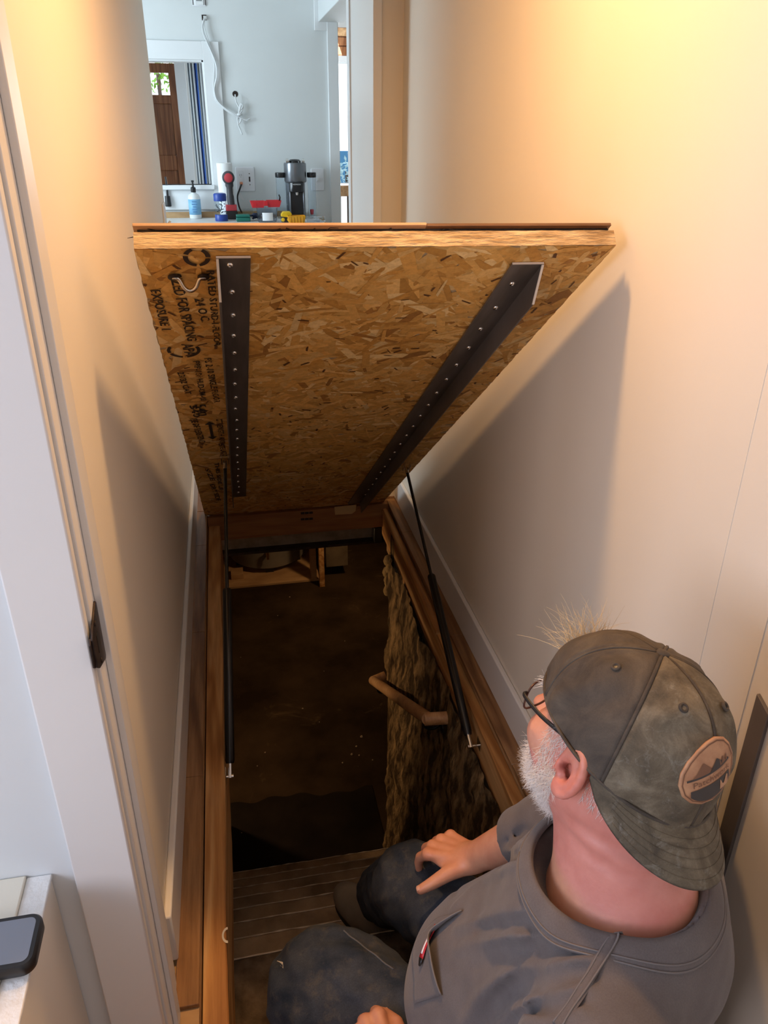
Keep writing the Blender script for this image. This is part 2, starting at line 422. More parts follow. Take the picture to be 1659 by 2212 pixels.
# ================================================================== the hatch
HU0, HV = V3(-.175, YH, .0), V3(.038, -1.905, 1.387)
HLEN = np.linalg.norm(HV); HW = .821
v_ = HV / HLEN; u_ = V3(1, 0, -.004); u_ -= v_ * (u_ @ v_); u_ /= np.linalg.norm(u_); w_ = np.cross(u_, v_)
HM = Matrix([[u_[0], v_[0], w_[0], HU0[0]], [u_[1], v_[1], w_[1], HU0[1]], [u_[2], v_[2], w_[2], HU0[2]], [0, 0, 0, 1]])
def onh(x, y, ww=0.0):
    """local hatch (u,v) under a pixel"""
    d = ray(x, y); p0 = HU0 + w_ * ww; p = CAM + d * (((p0 - CAM) @ w_) / (d @ w_)); q = p - HU0
    return q @ u_, q @ v_
hatch = thing('floor_hatch', None, 'long floor hatch of strand board propped open over the stairs', 'hatch', mat4=HM)
# strand-board panel with a slightly ragged outline and a tongue along the free edge
nu = 60
def ragged(n, amp): return RNG.uniform(-amp, amp, n)
out = []
out += [(HW * k / nu, ragged(1, .0009)[0]) for k in range(nu)]
out += [(HW + ragged(1, .0016)[0], HLEN * k / 150) for k in range(150)]
out += [(HW * (1 - k / nu), HLEN + ragged(1, .0008)[0]) for k in range(nu)]
out += [(ragged(1, .0016)[0], HLEN * (1 - k / 150)) for k in range(150)]
MB().prism([(p[0], p[1], -.028) for p in out], (0, 0, .028)).build('osb_panel', M['osb_core'], hatch, local=True)
M['strand'] = newmat('osb_strand', (.5, .3, .1), .62)
g = G(M['strand']); at = g.add('ShaderNodeVertexColor'); at.layer_name = 'Col'
vv = g.coords((1, 1, 1)); nz = g.noise(g.coords((30, 30, 30)), 2.5, 6, .7)
g.base(g.mix(.6, at.outputs['Color'], g.ramp(nz, [(.25, (.55, .50, .42)), (.6, (1, 1, 1))]), 'MULTIPLY'))
g.bump(nz, .35, .002)
vs, fs, cs = [], [], []
def flake(u, v, L, B, th, z, c):
    n0 = len(vs); d = np.array((math.cos(th), math.sin(th))); e = np.array((-d[1], d[0]))
    pts = [(-L / 2 * RNG.uniform(.75, 1), -B / 2), (L / 2 * RNG.uniform(.7, 1), -B / 2 * RNG.uniform(.3, 1)), (L / 2, B / 2 * RNG.uniform(0, .6)), (L / 2 * RNG.uniform(.4, .9), B / 2), (-L / 2 * RNG.uniform(.5, 1), B / 2 * RNG.uniform(.5, 1))]
    tl = RNG.uniform(-.004, .004, 2)
    for p in pts:
        q = np.array((u, v)) + d * p[0] + e * p[1]
        q = np.clip(q, (.0006, .0006), (HW - .0006, HLEN - .0006))
        vs.append((q[0], q[1], z + tl[0] * p[0] + tl[1] * p[1])); cs.append(c)
    fs.append(list(range(n0, n0 + 5)))
base_c = np.array([(.74, .395, .095), (.80, .455, .125), (.86, .53, .18), (.64, .32, .065), (.92, .65, .29), (.44, .20, .04)])
for layer in range(4):
    for k in range((2600, 1500, 800, 420)[layer]):
        L = RNG.uniform(.07, .19) * (1, .95, .85, .65)[layer]; B = RNG.uniform(.012, .044) * (1, .9, .7, .5)[layer]
        c = base_c[RNG.choice(6, p=[.26, .26, .2, .13, .09, .06])] * RNG.uniform(.84, 1.12)
        flake(RNG.uniform(0, HW), RNG.uniform(0, HLEN), L, B, RNG.normal(math.pi / 4 * RNG.choice([1, -1, 0, 2]), .5), .0004 + .00035 * layer, c)
for k in range(260):
    flake(RNG.uniform(0, HW), RNG.uniform(0, HLEN), RNG.uniform(.008, .03), RNG.uniform(.003, .008), RNG.uniform(0, 3.14), .0018, np.array((.13, .05, .012)))
mk('osb_strands', vs, fs, M['strand'], hatch, local=True, cols=np.array(cs), kind='stuff')
# layers above
MB().box((.006, .004, -.0395), (HW - .004, HLEN - .013, -.0282)).build('underlayment', M['underlay'], hatch, local=True)
bwid = .0825; v1 = HLEN - .002; k = 0
while v1 > .01:
    cut = HW * (.585, .30, .72, .45)[k % 4]
    for x0, x1, e in ((0, cut - .0004, 0), (cut + .0004, HW, .0025)):
        box('floorboard', (x0, max(v1 - bwid, .004), -.0455), (x1, v1 - .0006 - (e if k == 0 else 0), -.0398), M['oakx'] if (k == 0 and e == 0) else M['oakd'], hatch, bevel=.0008, segs=1, local=True)
    v1 -= bwid; k += 1
# frayed felt fibres along the free edge
mb = MB()
for k in range(70):
    u = RNG.uniform(.01, HW - .01); z = RNG.uniform(-.039, -.029)
    p0 = V3(u, HLEN - .014, z); p1 = p0 + V3(RNG.uniform(-.012, .012), RNG.uniform(.002, .006), RNG.uniform(-.003, .005)); p2 = p1 + V3(RNG.uniform(-.015, .015), RNG.uniform(-.003, .002), RNG.uniform(-.003, .006))
    mb.tube([p0, p1, p2], [.0010, .0009, .0004], 4)
mb.build('felt_fibres', M['underlay'], hatch, local=True, kind='stuff')
# angle irons with screws
scr = MB().lathe([(.0062, 0), (.0060, .0014), (.0045, .0030), (.002, .0036), (.0019, .0024), (.0001, .0024)], (0, 0, 0), 12)
screw0 = None
def angle_iron(u0, u1, v0, v1, leg, side):
    global screw0
    t = .004
    m = MB()
    m.box((u0, v0, .0022), (u1, v1, .0022 + t))
    lu = (u0, u0 + t) if side < 0 else (u1 - t, u1)
    # upright leg with a chamfered near end
    m.prism([(lu[0], v0, .0022 + t), (lu[0], v1, .0022 + t), (lu[0], v1 - .002, .0066), (lu[0], v1 - .068, leg), (lu[0], v0, leg)], (t, 0, 0))
    # bright cut edges
    return m.build('angle_iron', M['steel'], hatch, local=True, bevel=.0008, segs=1)
uL0, vt = onh(466, 551); uL1, _ = onh(541, 549); _, vb_ = onh(517, 1070)
aiL = angle_iron(uL0, uL1, vb_, vt, .050, -1)
uR0, vtr = onh(1106, 565); uR1, _ = onh(1171, 565)
aiR = angle_iron(uR0, uR1 + .002, .055, vtr, .052, 1)
M['cut'] = newmat('cut_steel_edge', (.72, .68, .63), .45, .3)
MB().box((uR0, vtr, .0024), (uR1 + .002, vtr + .0012, .0060)).prism([(uR1 - .002, vtr - .002, .0066), (uR1 - .002, vtr - .068, .052), (uR1 - .002, vtr - .066, .0528), (uR1 - .002, vtr + .0005, .0072)], (.0042, 0, 0)).build('cut_edge', M['cut'], aiR, local=True)
MB().prism([(uL0, vt - .002, .0066), (uL0, vt - .068, .050), (uL0, vt - .066, .0508), (uL0, vt + .0005, .0072)], (.0042, 0, 0)).box((uL0, vt, .0024), (uL1, vt + .0012, .0060)).build('cut_edge', M['cut'], aiL, local=True)
def screws(px0, px1, n, par):
    global screw0
    a = onh(*px0, .006); b = onh(*px1, .006)
    for k in range(n):
        t = k / (n - 1); u = a[0] + (b[0] - a[0]) * t + RNG.uniform(-.0018, .0018); v = a[1] + (b[1] - a[1]) * t + RNG.uniform(-.003, .003)
        if screw0 is None:
            screw0 = scr.build('screw', M['chrome'], par, local=True, smooth=True, sharp=50); o = screw0
        else: o = copy_part(screw0, par)
        o.location = (u, v, .0062)
screws((498, 572), (515, 1063), 20, aiL)
screws((1107, 614), (790, 1068), 20, aiR)
# U-shaped pull
h0 = np.array((*onh(372, 592), .003)); h1 = np.array((*onh(444, 592), .003))
hw = h1 - h0; L = np.linalg.norm(hw); e = hw / L
def hp(t, dn, up): return h0 + e * (t * L) + V3(0, -dn, up)
HS = L
pl = [hp(.0, 0, .003), hp(.12, 0, .004), hp(.20, .003, .006), hp(.30, .012, .014), hp(.42, .017, .018), hp(.56, .017, .018), hp(.69, .012, .014), hp(.79, .003, .006), hp(.88, 0, .004), hp(1, 0, .003)]
ph = MB().tube(catmull(pl, 5), .0036, 10).build('pull_handle', M['pull'], hatch, local=True, smooth=True)
for t in (.04, .93):
    c = hp(t, 0, .0015); mb = MB().lathe([(.010, 0), (.010, .0025), (.006, .004)], c, 14); mb.build('handle_foot', M['iron'], ph, local=True, smooth=True, sharp=40)
# stencilled lettering: reads down the panel, letter tops towards +u
def stamp(txt, pa, pb, wpx, sx=None):
    """pa: pixel of the baseline start, pb: pixel of the baseline end; wpx: letter height in metres"""
    a = np.array(onh(*pa, .003)); b = np.array(onh(*pb, .003))
    vs, fs = text_mesh(txt, wpx / .70, bold=wpx * .03)
    if not len(vs): return
    Lw = vs[:, 0].max(); d = b - a; ln = np.linalg.norm(d); d = d / ln; e = np.array((-d[1], d[0]))
    if e[0] < 0: e = -e
    P = a + np.outer(vs[:, 0] * (ln / Lw), d) + np.outer(vs[:, 1], e)
    v3 = np.c_[P, np.full(len(P), .0030)]
    # keep a hand-stamped, broken look: drop a few triangles
    keep = [f for f in fs if RNG.rand() > .10]
    mk('stamp_lettering', v3, [f[::-1] for f in keep] if False else keep, M['ink'], hatch, local=True)
stamp('EXPOSURE 1', (324, 626), (350, 713), .017)
stamp('SIZED FOR SPACING', (366, 592), (405, 737), .019)
stamp('24 O.C.', (420, 645), (436, 697), .016)
stamp('RATED STURD-I-FLOOR', (446, 584), (463, 748), .013)
stamp('PS 2-10 SINGLE FLOOR', (441, 774), (463, 870), .015)
stamp('PRP-108 HUD-UM-40', (417, 780), (434, 866), .014)
stamp('23/32 CAT', (383, 804), (401, 852), .014)
stamp('APA', (392, 744), (402, 770), .022)
stamp('540', (421, 874), (428, 899), .026)
stamp('540', (409, 876), (419, 902), .017)
stamp('EJE DE RESISTENCIA', (411, 905), (433, 962), .018)
stamp('STRENGTH AXIS', (467, 906), (475, 958), .016)
stamp('ESTE LADO', (472, 958), (481, 986), .016)
stamp('SIZE', (442, 1012), (455, 1038), .016)
stamp('DRY SIDE', (453, 1046), (468, 1082), .018)
stamp('THIS SIDE UP', (463, 1000), (474, 1060), .014)
def arc_stamp(pc, ru, rv, a0, a1, th):
    c = onh(*pc, .003); n = 14; v = []; f = []
    for k in range(n + 1):
        q = math.radians(a0 + (a1 - a0) * k / n)
        for s in (0, th): v.append((c[0] + (ru - s) * math.cos(q), c[1] + (rv - s) * math.sin(q), .003))
    for k in range(n):
        if RNG.rand() > .08: f.append((2 * k, 2 * k + 1, 2 * k + 3, 2 * k + 2))
    mk('stamp_ring', v, f, M['ink'], hatch, local=True)
arc_stamp((397, 757), .034, .040, 150, 262, .007); arc_stamp((397, 757), .034, .040, -82, 30, .007)
arc_stamp((425, 556), .022, .030, 100, 265, .008); arc_stamp((425, 556), .022, .030, -80, 60, .008)
a = np.array(onh(452, 911, .003)); b = np.array(onh(460, 949, .003)); d = (b - a) / np.linalg.norm(b - a); e = np.array((-d[1], d[0]))
def P2(t, s): q = a + (b - a) * t + e * s; return (q[0], q[1], .003)
mk('stamp_arrow', [P2(.1, -.004), P2(.9, -.004), P2(.9, .004), P2(.1, .004), P2(0, 0), P2(.16, -.014), P2(.16, .014), P2(1, 0), P2(.84, -.014), P2(.84, .014)], [(0, 1, 2, 3), (4, 5, 6), (7, 9, 8)], M['ink'], hatch, local=True)
# small steel bracket of the left strut is part of the strut; dark hinge line
MB().box((.02, -.006, -.012), (HW - .02, .004, .0005)).build('hinge_strip', M['underlay'], hatch, local=True)

# ------------------------------------------------------------------ gas struts
def strut(top, bot, name, lab, side):
    top = np.array(top); bot = np.array(bot); d = top - bot; L = np.linalg.norm(d); d /= L
    t = thing(name, bot, lab, 'gas strut', 'gas struts of the hatch')
    s = .56
    MB().tube([bot + d * .035, bot + d * .045, bot + d * (L * s - .006), bot + d * L * s], [.0115, .0138, .0138, .0115], 18).build('cylinder', M['strutblk'], t, smooth=True, sharp=40)
    MB().cyl(bot + d * L * s, top - d * .03, .0056, 12).build('rod', M['strutblk'], t, smooth=True, sharp=60)
    sx = V3(side, 0, 0)
    f = MB().cyl(bot + d * .036, bot - d * .004, .0062, 12).cyl(bot - sx * .016, bot + sx * .009, .0042, 10).cyl(bot + sx * .004, bot + sx * .010, .0065, 10)
    f.build('end_fitting', M['chrome'], t, smooth=True, sharp=40)
    # fork bracket on the hatch
    f2 = MB().cyl(top - d * .032, top - d * .004, .0065, 12)
    for s2 in (-1, 1): f2.hexa([tuple(top + u_ * (s2 * .011 - .0015) + v_ * a_ + w_ * b_) for a_, b_ in ((-.018, .004), (.030, -.009), (.030, .004), (-.010, .014))] + [tuple(top + u_ * (s2 * .011 + .0015) + v_ * a_ + w_ * b_) for a_, b_ in ((-.018, .004), (.030, -.009), (.030, .004), (-.010, .014))])
    f2.build('fork', M['chrome'], t)
    # wall bracket
    of = abs(bot[0] - (-.1118 if side > 0 else .6395)) - .0015
    MB().cyl(bot - sx * .015, bot - sx * of, .0042, 10).build('pin', M['chrome'], t, smooth=True, sharp=40)
    MB().box(bot - sx * of + V3(-.0015, -.016, -.012), bot - sx * of + V3(.0015, .016, .022)).build('bracket', M['chrome'], t)
    return t
q = onh(486, 993, .014); tl = HU0 + u_ * q[0] + v_ * q[1] + w_ * .014
q = onh(877, 1008, .014); tr = HU0 + u_ * q[0] + v_ * q[1] + w_ * .014
zb = -.085
bl_ = onz(497, 1677, zb)
strut(tl, bl_, 'gas_strut', 'black gas strut on the left, bolted to the left framing timber', 1)
br_ = onx(1017, 1612, .612)
strut(tr, br_, 'gas_strut', 'black gas strut on the right, beside the white baseboard', -1)
# ------------------------------------------------------------------ framing of the opening
fr = thing('opening_frame', (-.14, YO, -.05), 'sawn pine framing timbers lining the sides and far end of the floor opening', 'frame')
zt = -.046
# left trimmer, slightly wavy arris
ys = np.linspace(.80, 3.22, 50); m = MB(); rows = []
for y in ys:
    e_ = -.1125 + .0016 * math.sin(y * 9) + RNG.uniform(-.0006, .0006)
    rows.append([(-.163, y, -.29), (-.163, y, zt), (e_ - .003, y, zt), (e_, y, zt - .003), (e_, y, -.29)])
for i in range(len(ys)):
    for p in rows[i]: m.v.append(p)
for i in range(len(ys) - 1):
    for k in range(4): m.f.append([i * 5 + k, i * 5 + k + 1, (i + 1) * 5 + k + 1, (i + 1) * 5 + k])
m.f.append([0, 1, 2, 3, 4]); m.f.append([(len(ys) - 1) * 5 + k for k in range(5)][::-1])
m.build('trimmer', M['pine'], fr)
m = MB(); rows = []
for y in ys:
    e_ = .640 + .0016 * math.sin(y * 7 + 1) + RNG.uniform(-.0006, .0006)
    rows.append([(e_, y, -.168), (e_, y, zt - .003), (e_ + .003, y, zt), (.672, y, zt), (.672, y, -.168)])
for i in range(len(ys)):
    for p in rows[i]: m.v.append(p)
for i in range(len(ys) - 1):
    for k in range(4): m.f.append([i * 5 + k, i * 5 + k + 1, (i + 1) * 5 + k + 1, (i + 1) * 5 + k])
m.f.append([0, 1, 2, 3, 4]); m.f.append([(len(ys) - 1) * 5 + k for k in range(5)][::-1])
m.build('trimmer', M['pine'], fr)
# rounded nailing strip on the far half of the right trimmer
MB().prism([(.633, 2.195, zt), (.633, 2.195, zt + .014), (.638, 2.195, zt + .022), (.650, 2.195, zt + .024), (.659, 2.195, zt + .020), (.660, 2.195, zt)], (0, 1.0, 0)).build('nailing_strip', M['pine'], fr, bevel=.002)
hd = box('header', (-.165, 3.20, -.122), (.672, 3.24, -.003), M['pinex'], fr, bevel=.002)
lb = [ony(x, y, 3.199) for x, y in ((722, 1095), (770, 1090), (768, 1104), (760, 1110), (724, 1112))]
mk('pale_patch', [(p[0], 3.1985, p[2]) for p in lb], [(0, 1, 2, 3, 4)], flat('pale_patch', (.62, .40, .17), .7), hd)
for k, (xx, yy) in enumerate(((655, 1108), (655, 1121))):
    for j in range(3):
        p = ony(xx + j * 9, yy - j * .6, 3.1985); MB().box((p[0] - .011, 3.1980, p[2] - .007), (p[0] + .006, 3.1986, p[2] + .004)).build('stamp_mark', M['ink'], hd)
MB().box((-.165, .80, -.29), (.672, YO - .03, zt)).build('end_trimmer', M['pinex'], fr)
# white paint crescent at a small notch on the left trimmer
pc = onz(489, 2020, zt + .0012); m = MB(); n = 12
for k in range(n + 1):
    q = math.radians(90 + 180 * k / n)
    for r in (.013, .009): m.v.append((-.1125 + .002 + r * math.cos(q), pc[1] + r * 1.5 * math.sin(q), zt + .0012))
for k in range(n): m.f.append([2 * k, 2 * k + 1, 2 * k + 3, 2 * k + 2])
m.build('paint_notch', flat('white_filler', (.72, .68, .6), .7), fr)

# ================================================================== cellar
ZF = -1.57
struct('floor_cellar', MB().box((-2.2, 2.40, ZF - .1), (2.2, 8.6, ZF)), M['dirt'])
struct('wall_cellar_far', MB().box((-2.2, 8.6, ZF), (2.2, 8.7, -.05)), M['rock'])
struct('wall_cellar_left', MB().box((-.33, .6, ZF - .1), (-.215, 2.9, -.29)).box((-2.3, 2.9, ZF - .1), (-2.2, 8.6, -.05)), M['rock'])
struct('ceiling_cellar', MB().box((-2.2, 3.5, -.13), (2.2, 8.6, -.1)).box((-2.2, 2.4, -.13), (-.17, 3.5, -.1)).box((.68, 2.4, -.13), (2.2, 3.5, -.1)), M['pinex'])
struct('wall_cellar_back', MB().box((-2.2, 2.8, ZF), (-.33, 2.9, -.05)).box((.64, 2.95, ZF), (2.2, 3.05, -.05)), M['rock'])
# rough leaning wall on the right of the stairs
ny, nz = 150, 100
gy = np.linspace(0, 1, ny); gz = np.linspace(0, 1, nz); V = []; F = []
def nzv(y, z):
    s = 0
    for k, (f, a) in enumerate(((9, .012), (23, .008), (51, .005), (97, .0035))):
        s += a * math.sin(f * y + 3.1 * k + 1.7 * math.sin(f * .6 * z + k)) * math.sin(f * .55 * z + 2.3 * k + 1.3 * math.sin(f * .5 * y))
    return s
for j, tz in enumerate(gz):
    z = ZF - .05 + (-.15 - ZF + .05) * tz
    yend = 2.61 + (3.06 - 2.61) * tz + .014 * math.sin(z * 17) + .010 * math.sin(z * 41 + 1)
    xb = .53 + .096 * tz
    for i, ty in enumerate(gy):
        y = .7 + (yend - .7) * ty
        V.append((min(xb + nzv(y, z), .652) + RNG.uniform(-.0015, .0015) + (.03 * max(0, ty - .97) / .03), y, z))
for j in range(nz - 1):
    for i in range(ny - 1):
        a = j * ny + i; F.append((a, a + 1, a + ny + 1, a + ny))
n0 = len(V)
for j in range(nz):   # returning end face
    x, y, z = V[j * ny + ny - 1]; V.append((x + .25, y + .05, z))
for j in range(nz - 1): F.append((j * ny + ny - 1, n0 + j, n0 + j + 1, (j + 1) * ny + ny - 1))
struct('wall_cellar_side', MB().box((.70, .5, ZF - .1), (.80, 3.0, -.29)).box((2.2, 2.9, ZF - .1), (2.3, 8.7, -.05)).box((-.3, .4, ZF - .1), (.80, .5, -.09)).box((-.3, .5, ZF - .1), (-.25, .62, -.09)), M['rock'])
mk('wall_cellar_right', V, F, M['rock'], smooth=True, kind='structure')
# yellowish foam blob at the top of that wall
mb = MB()
for k in range(6):
    p = V3(.632 + .006 * math.sin(k * 2), 3.02 + .01 * math.cos(k * 3), -.21 - .03 * k); mb.lathe([(.004, -.03), (.018, -.02), (.024, 0), (.017, .02), (.004, .03)], p, 10)
t = thing('foam_strip', (.632, 3.02, -.3), 'yellowish blob of foam at the top corner of the rough cellar wall', 'foam'); mb.build('foam', mottled('foam', (.30, .20, .08), (.45, .32, .15), 40, .9, .5), t, smooth=True)
# stairs
st = thing('cellar_stairs', (.2, 1.2, -.9), 'worn dirt coloured concrete stairs going down into the cellar', 'stairs')
RI, GO = .159, .169
M['worn'] = mottled('worn_step_edge', (.55, .45, .32), (.80, .70, .55), 30, .8, .3, spec=.2)
for k in range(0, 8):
    z = -.30 - RI * k; yn = 1.292 + GO * k; y0 = yn - GO - (.33 if k == 0 else 0)
    nseg = 26; top = []; V = []; F = []
    for i in range(nseg + 1):
        x = -.214 + (.60 + .214) * i / nseg
        dy = RNG.uniform(-.0012, .0012) + .0008 * math.sin(x * 23 + k); dz = RNG.uniform(-.0008, .0008)
        V += [(x, y0 - .02, z - RI - .02), (x, y0 - .02, z + dz * .5), (x, (y0 + yn) / 2, z + RNG.uniform(-.005, .005) * (2.0 if k < 1 else .7)), (x, yn - .006 + dy, z + dz), (x, yn + dy, z - .005 + dz), (x, yn - .012, z - RI - .02)]
    for i in range(nseg):
        for q in range(6):
            a = i * 6 + q; b = i * 6 + (q + 1) % 6; F.append((a, b, b + 6, a + 6))
    F.append(tuple(range(6))); F.append(tuple(range(nseg * 6, nseg * 6 + 6))[::-1])
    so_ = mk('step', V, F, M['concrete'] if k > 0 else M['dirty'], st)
    if k >= 0:
        ed = [V3(*V[i * 6 + 4]) + V3(0, -.0005, .0035) for i in range(nseg + 1)]; r_ = [.0021 * (.25 + abs(math.sin(i * 1.7 + k * 2.1))) for i in range(nseg + 1)]
        MB().tube(ed, r_, 5).build('worn_edge', M['worn'], so_)
# handrail
hr = thing('handrail', (.58, 2.4, -.4), 'short round beech handrail fixed to the rough cellar wall', 'handrail')
ra, rb = onx(806, 1470, .535), onx(925, 1553, .535)
MB().tube([ra, rb], .0215, 20).build('rail', M['beech'], hr, smooth=True, sharp=60)
MB().tube([ra + V3(-.004, 0, 0), ra + V3(.06, .012, .012)], [.0205, .0205], 18).build('return_end', M['beech'], hr, smooth=True, sharp=60)
dd = (rb - ra) / np.linalg.norm(rb - ra)
MB().tube([rb - dd * .004 + V3(-.012, 0, 0), rb + V3(.062, -.004, -.002)], [.0215, .0215], 18).build('return_end', M['beech'], hr, smooth=True, sharp=60)
def rbr(c, w=.05):
    arm = MB().tube(catmull([c + V3(0, 0, -.02), c + V3(.004, 0, -.045), c + V3(.03, 0, -.055), c + V3(w, 0, -.045)], 5), .006, 10)
    arm.lathe([(.022, 0), (.022, .006), (.010, .010)], c + V3(w + .012, 0, -.055), 16, (-1, 0, 0))
    arm.build('bracket', M['black'], hr, smooth=True, sharp=40)
rbr(rb - dd * .05); rbr(ra + dd * .14)
# I-beam under the header
ib = thing('steel_beam', (.2, 3.36, -.2), 'dusty steel beam with dark flanges spanning below the far end of the opening', 'beam')
zt2 = ony(600, 1143, 3.36)[2]; zb2 = ony(600, 1192, 3.34)[2]
MB().box((-.3, 3.34, zt2 + .012), (.80, 3.44, zt2 + .022)).build('top_flange', M['iron'], ib)
MB().box((-.3, 3.385, zb2), (.80, 3.395, zt2 + .012)).build('web', mottled('dusty_web', (.22, .18, .12), (.34, .28, .20), 20, .9, .3, spec=.1), ib)
MB().box((-.3, 3.34, zb2), (.80, 3.44, zb2 + .012)).build('bottom_flange', M['iron'], ib)
tx = onz(838, 1150, -.2)
box('steel_post', (.618, 3.30, zb2 + .02), (.655, 3.36, zt2 - .01), M['black'], label='short black post standing at the right end of the steel beam')['category'] = 'post'
# plywood base, water tank, blocks
p0 = onz(480, 1268, ZF + .02); p1 = onz(690, 1250, ZF + .02)
pl = MB().prism([(p0[0] - .3, p0[1] - .012, ZF + .001), (p1[0], p1[1], ZF + .001), (p1[0] + .02, 6.6, ZF + .001), (p0[0] - .3, 6.6, ZF + .001)], (0, 0, .02)).build('plywood_base', M['ply'], bevel=.002)
setp(pl, 'pale plywood sheet on the dark cellar floor under the grey tank', 'plywood')
tc = onz(580, 1205, ZF + .09); R = .30; tcx, tcy = tc[0], tc[1] + .16
tk = thing('water_tank', (tcx, tcy, ZF + .05), 'round grey metal tank with a brass drain valve standing on plywood', 'tank')
MB().lathe([(R - .02, 0), (R, .015), (R, 1.05), (R - .03, 1.12), (.05, 1.16)], (tcx, tcy, ZF + .06), 48).build('tank_body', mottled('tank_paint', (.16, .145, .12), (.20, .18, .15), 10, .45, .05), tk, smooth=True, sharp=40)
for q in (200, 270, 340):
    c = V3(tcx + .24 * math.cos(math.radians(q)), tcy + .24 * math.sin(math.radians(q)), ZF + .021); MB().box(c - (.03, .03, 0), c + (.03, .03, .045)).build('foot', M['black'], tk)
vp_ = V3(tcx - .01, tcy - R, ZF + .22)
MB().tube([vp_, vp_ + (0, -.05, 0)], .014, 12).tube([vp_ + (0, -.05, .03), vp_ + (0, -.05, -.035)], .011, 12).build('drain_valve', newmat('brass', (.62, .42, .18), .3, 1.0), tk, smooth=True, sharp=40)
b0 = onz(505, 1250, ZF + .03)
setp(box('wood_block', (b0[0] - .02, b0[1], ZF + .022), (b0[0] + .075, b0[1] + .11, ZF + .062), M['ply']), 'small wooden block lying on the plywood beside the grey tank', 'block')
pp = onz(696, 1268, ZF)
setp(box('wooden_post', (pp[0] - .018, pp[1], ZF), (pp[0] + .022, pp[1] + .05, -.14), M['pine']), 'rough wooden post standing at the right edge of the plywood base', 'post')
setp(box('leaning_board', (pp[0] - .07, pp[1] + .08, ZF + .022), (pp[0] - .03, pp[1] + .20, -.2), M['ply']), 'wide board standing upright just left of the cellar post', 'board')
setp(box('cellar_crate', (pp[0] + .05, pp[1] + .12, ZF + .10), (pp[0] + .22, pp[1] + .45, ZF + .55), mottled('crate', (.10, .075, .045), (.17, .13, .08), 8, .9, .3)), 'brown crate standing behind the cellar post', 'crate')
# black membrane at the foot of the stairs
yb_ = onz(500, 1738, ZF)[1]; m = MB(); n = 40; top = []; 
for i in range(n + 1):
    x = -.205 + .755 * i / n; top.append((x, yb_ + .012 * math.sin(x * 14) + .010 * math.sin(x * 37 + 1) - .05 * x))
m.prism([(-.205, 2.482, ZF + .0008)] + [(.55, 2.482, ZF + .0008)] + [(x, y, ZF + .0008) for x, y in top[::-1]], (0, 0, .004))
setp(m.build('membrane_sheet', M['sheet']), 'black membrane sheet lying on the cellar floor at the foot of the stairs', 'sheet')
# plaster crumbs scattered on the cellar floor
m = MB()
for i, (x, y, s_) in enumerate(((781, 1592, 1.5), (654, 1531, 1.0), (573, 1626, .9), (770, 1613, 1.1), (760, 1630, 1.3), (776, 1632, .9), (805, 1642, .7), (556, 1655, .7), (626, 1290, .9), (740, 1648, .8), (522, 1800, .8), (600, 1330, .6), (700, 1450, .5), (690, 1560, .6), (520, 1420, .5), (745, 1385, .6))):
    p = onz(x, y, ZF + .001); m.lathe([(.0045 * s_, 0), (.006 * s_, .002), (.003 * s_, .006 * s_)], p, 6)
o = m.build('plaster_crumbs', flat('crumb', (.45, .36, .25), .9)); o['kind'] = 'stuff'; setp(o, 'tiny pale plaster crumbs strewn over the dark cellar floor', 'debris')

# ================================================================== near left: strike plate, ledge, device
zs = .930
sp = thing('strike_plate', (jx, .93, zs), 'dark bronze strike plate on the white door jamb', 'strike plate')
sy0, sy1 = .906, .954
def plate(y, z): return (jx + .0025, y, z)
po = [(sy0 - .012, zs + .022), (sy0, zs + .032), (sy1 - .004, zs + .048), (sy1, zs + .044), (sy1, zs - .044), (sy1 - .004, zs - .048), (sy0, zs - .032), (sy0 - .012, zs - .022)]
MB().prism([(jx, a, b) for a, b in po], (.003, 0, 0)).build('plate', M['iron'], sp, bevel=.0008)
MB().prism([(jx + .0005, sy0 - .010, zs + .024), (jx + .0005, sy0 - .018, zs + .018), (jx + .0005, sy0 - .018, zs - .018), (jx + .0005, sy0 - .010, zs - .024)], (-.003, 0, 0)).build('lip', M['iron'], sp, bevel=.001)
MB().box((jx + .002, sy0 + .010, zs - .014), (jx + .0036, sy0 + .022, zs + .014)).build('latch_hole', M['black'], sp)
for s in (-1, 1): MB().lathe([(.0042, 0), (.0036, .0012), (.0002, .0014)], (jx + .003, sy0 + .016, zs + s * .030), 10, (1, 0, 0)).build('screw', M['iron'], sp, smooth=True)
ZL = .513
e0 = onz(108, 1888, ZL); e1 = onz(47, 2212, ZL)
LX = (e0[0] + e1[0]) / 2
lg = thing('painted_ledge', (LX - .2, .5, ZL), 'cream painted ledge with a worn white edge in the near left corner', 'ledge')
l2 = onz(62, 1880, ZL)[0]
box('side_panel', (LX - .30, -.6, 0), (LX - .002, YA - .001, ZL - .004), M['wall'], lg, bevel=.002)
box('top', (LX - .31, -.6, ZL - .004), (l2, YA - .001, ZL + .006), paint('ledge_cream', (.78, .73, .60), .4), lg, bevel=.002)
box('edge_strip', (l2, -.6, ZL - .006), (LX, YA - .001, ZL + .001), mottled('worn_white', (.74, .72, .68), (.84, .83, .80), 40, .6, .5), lg, bevel=.0015)
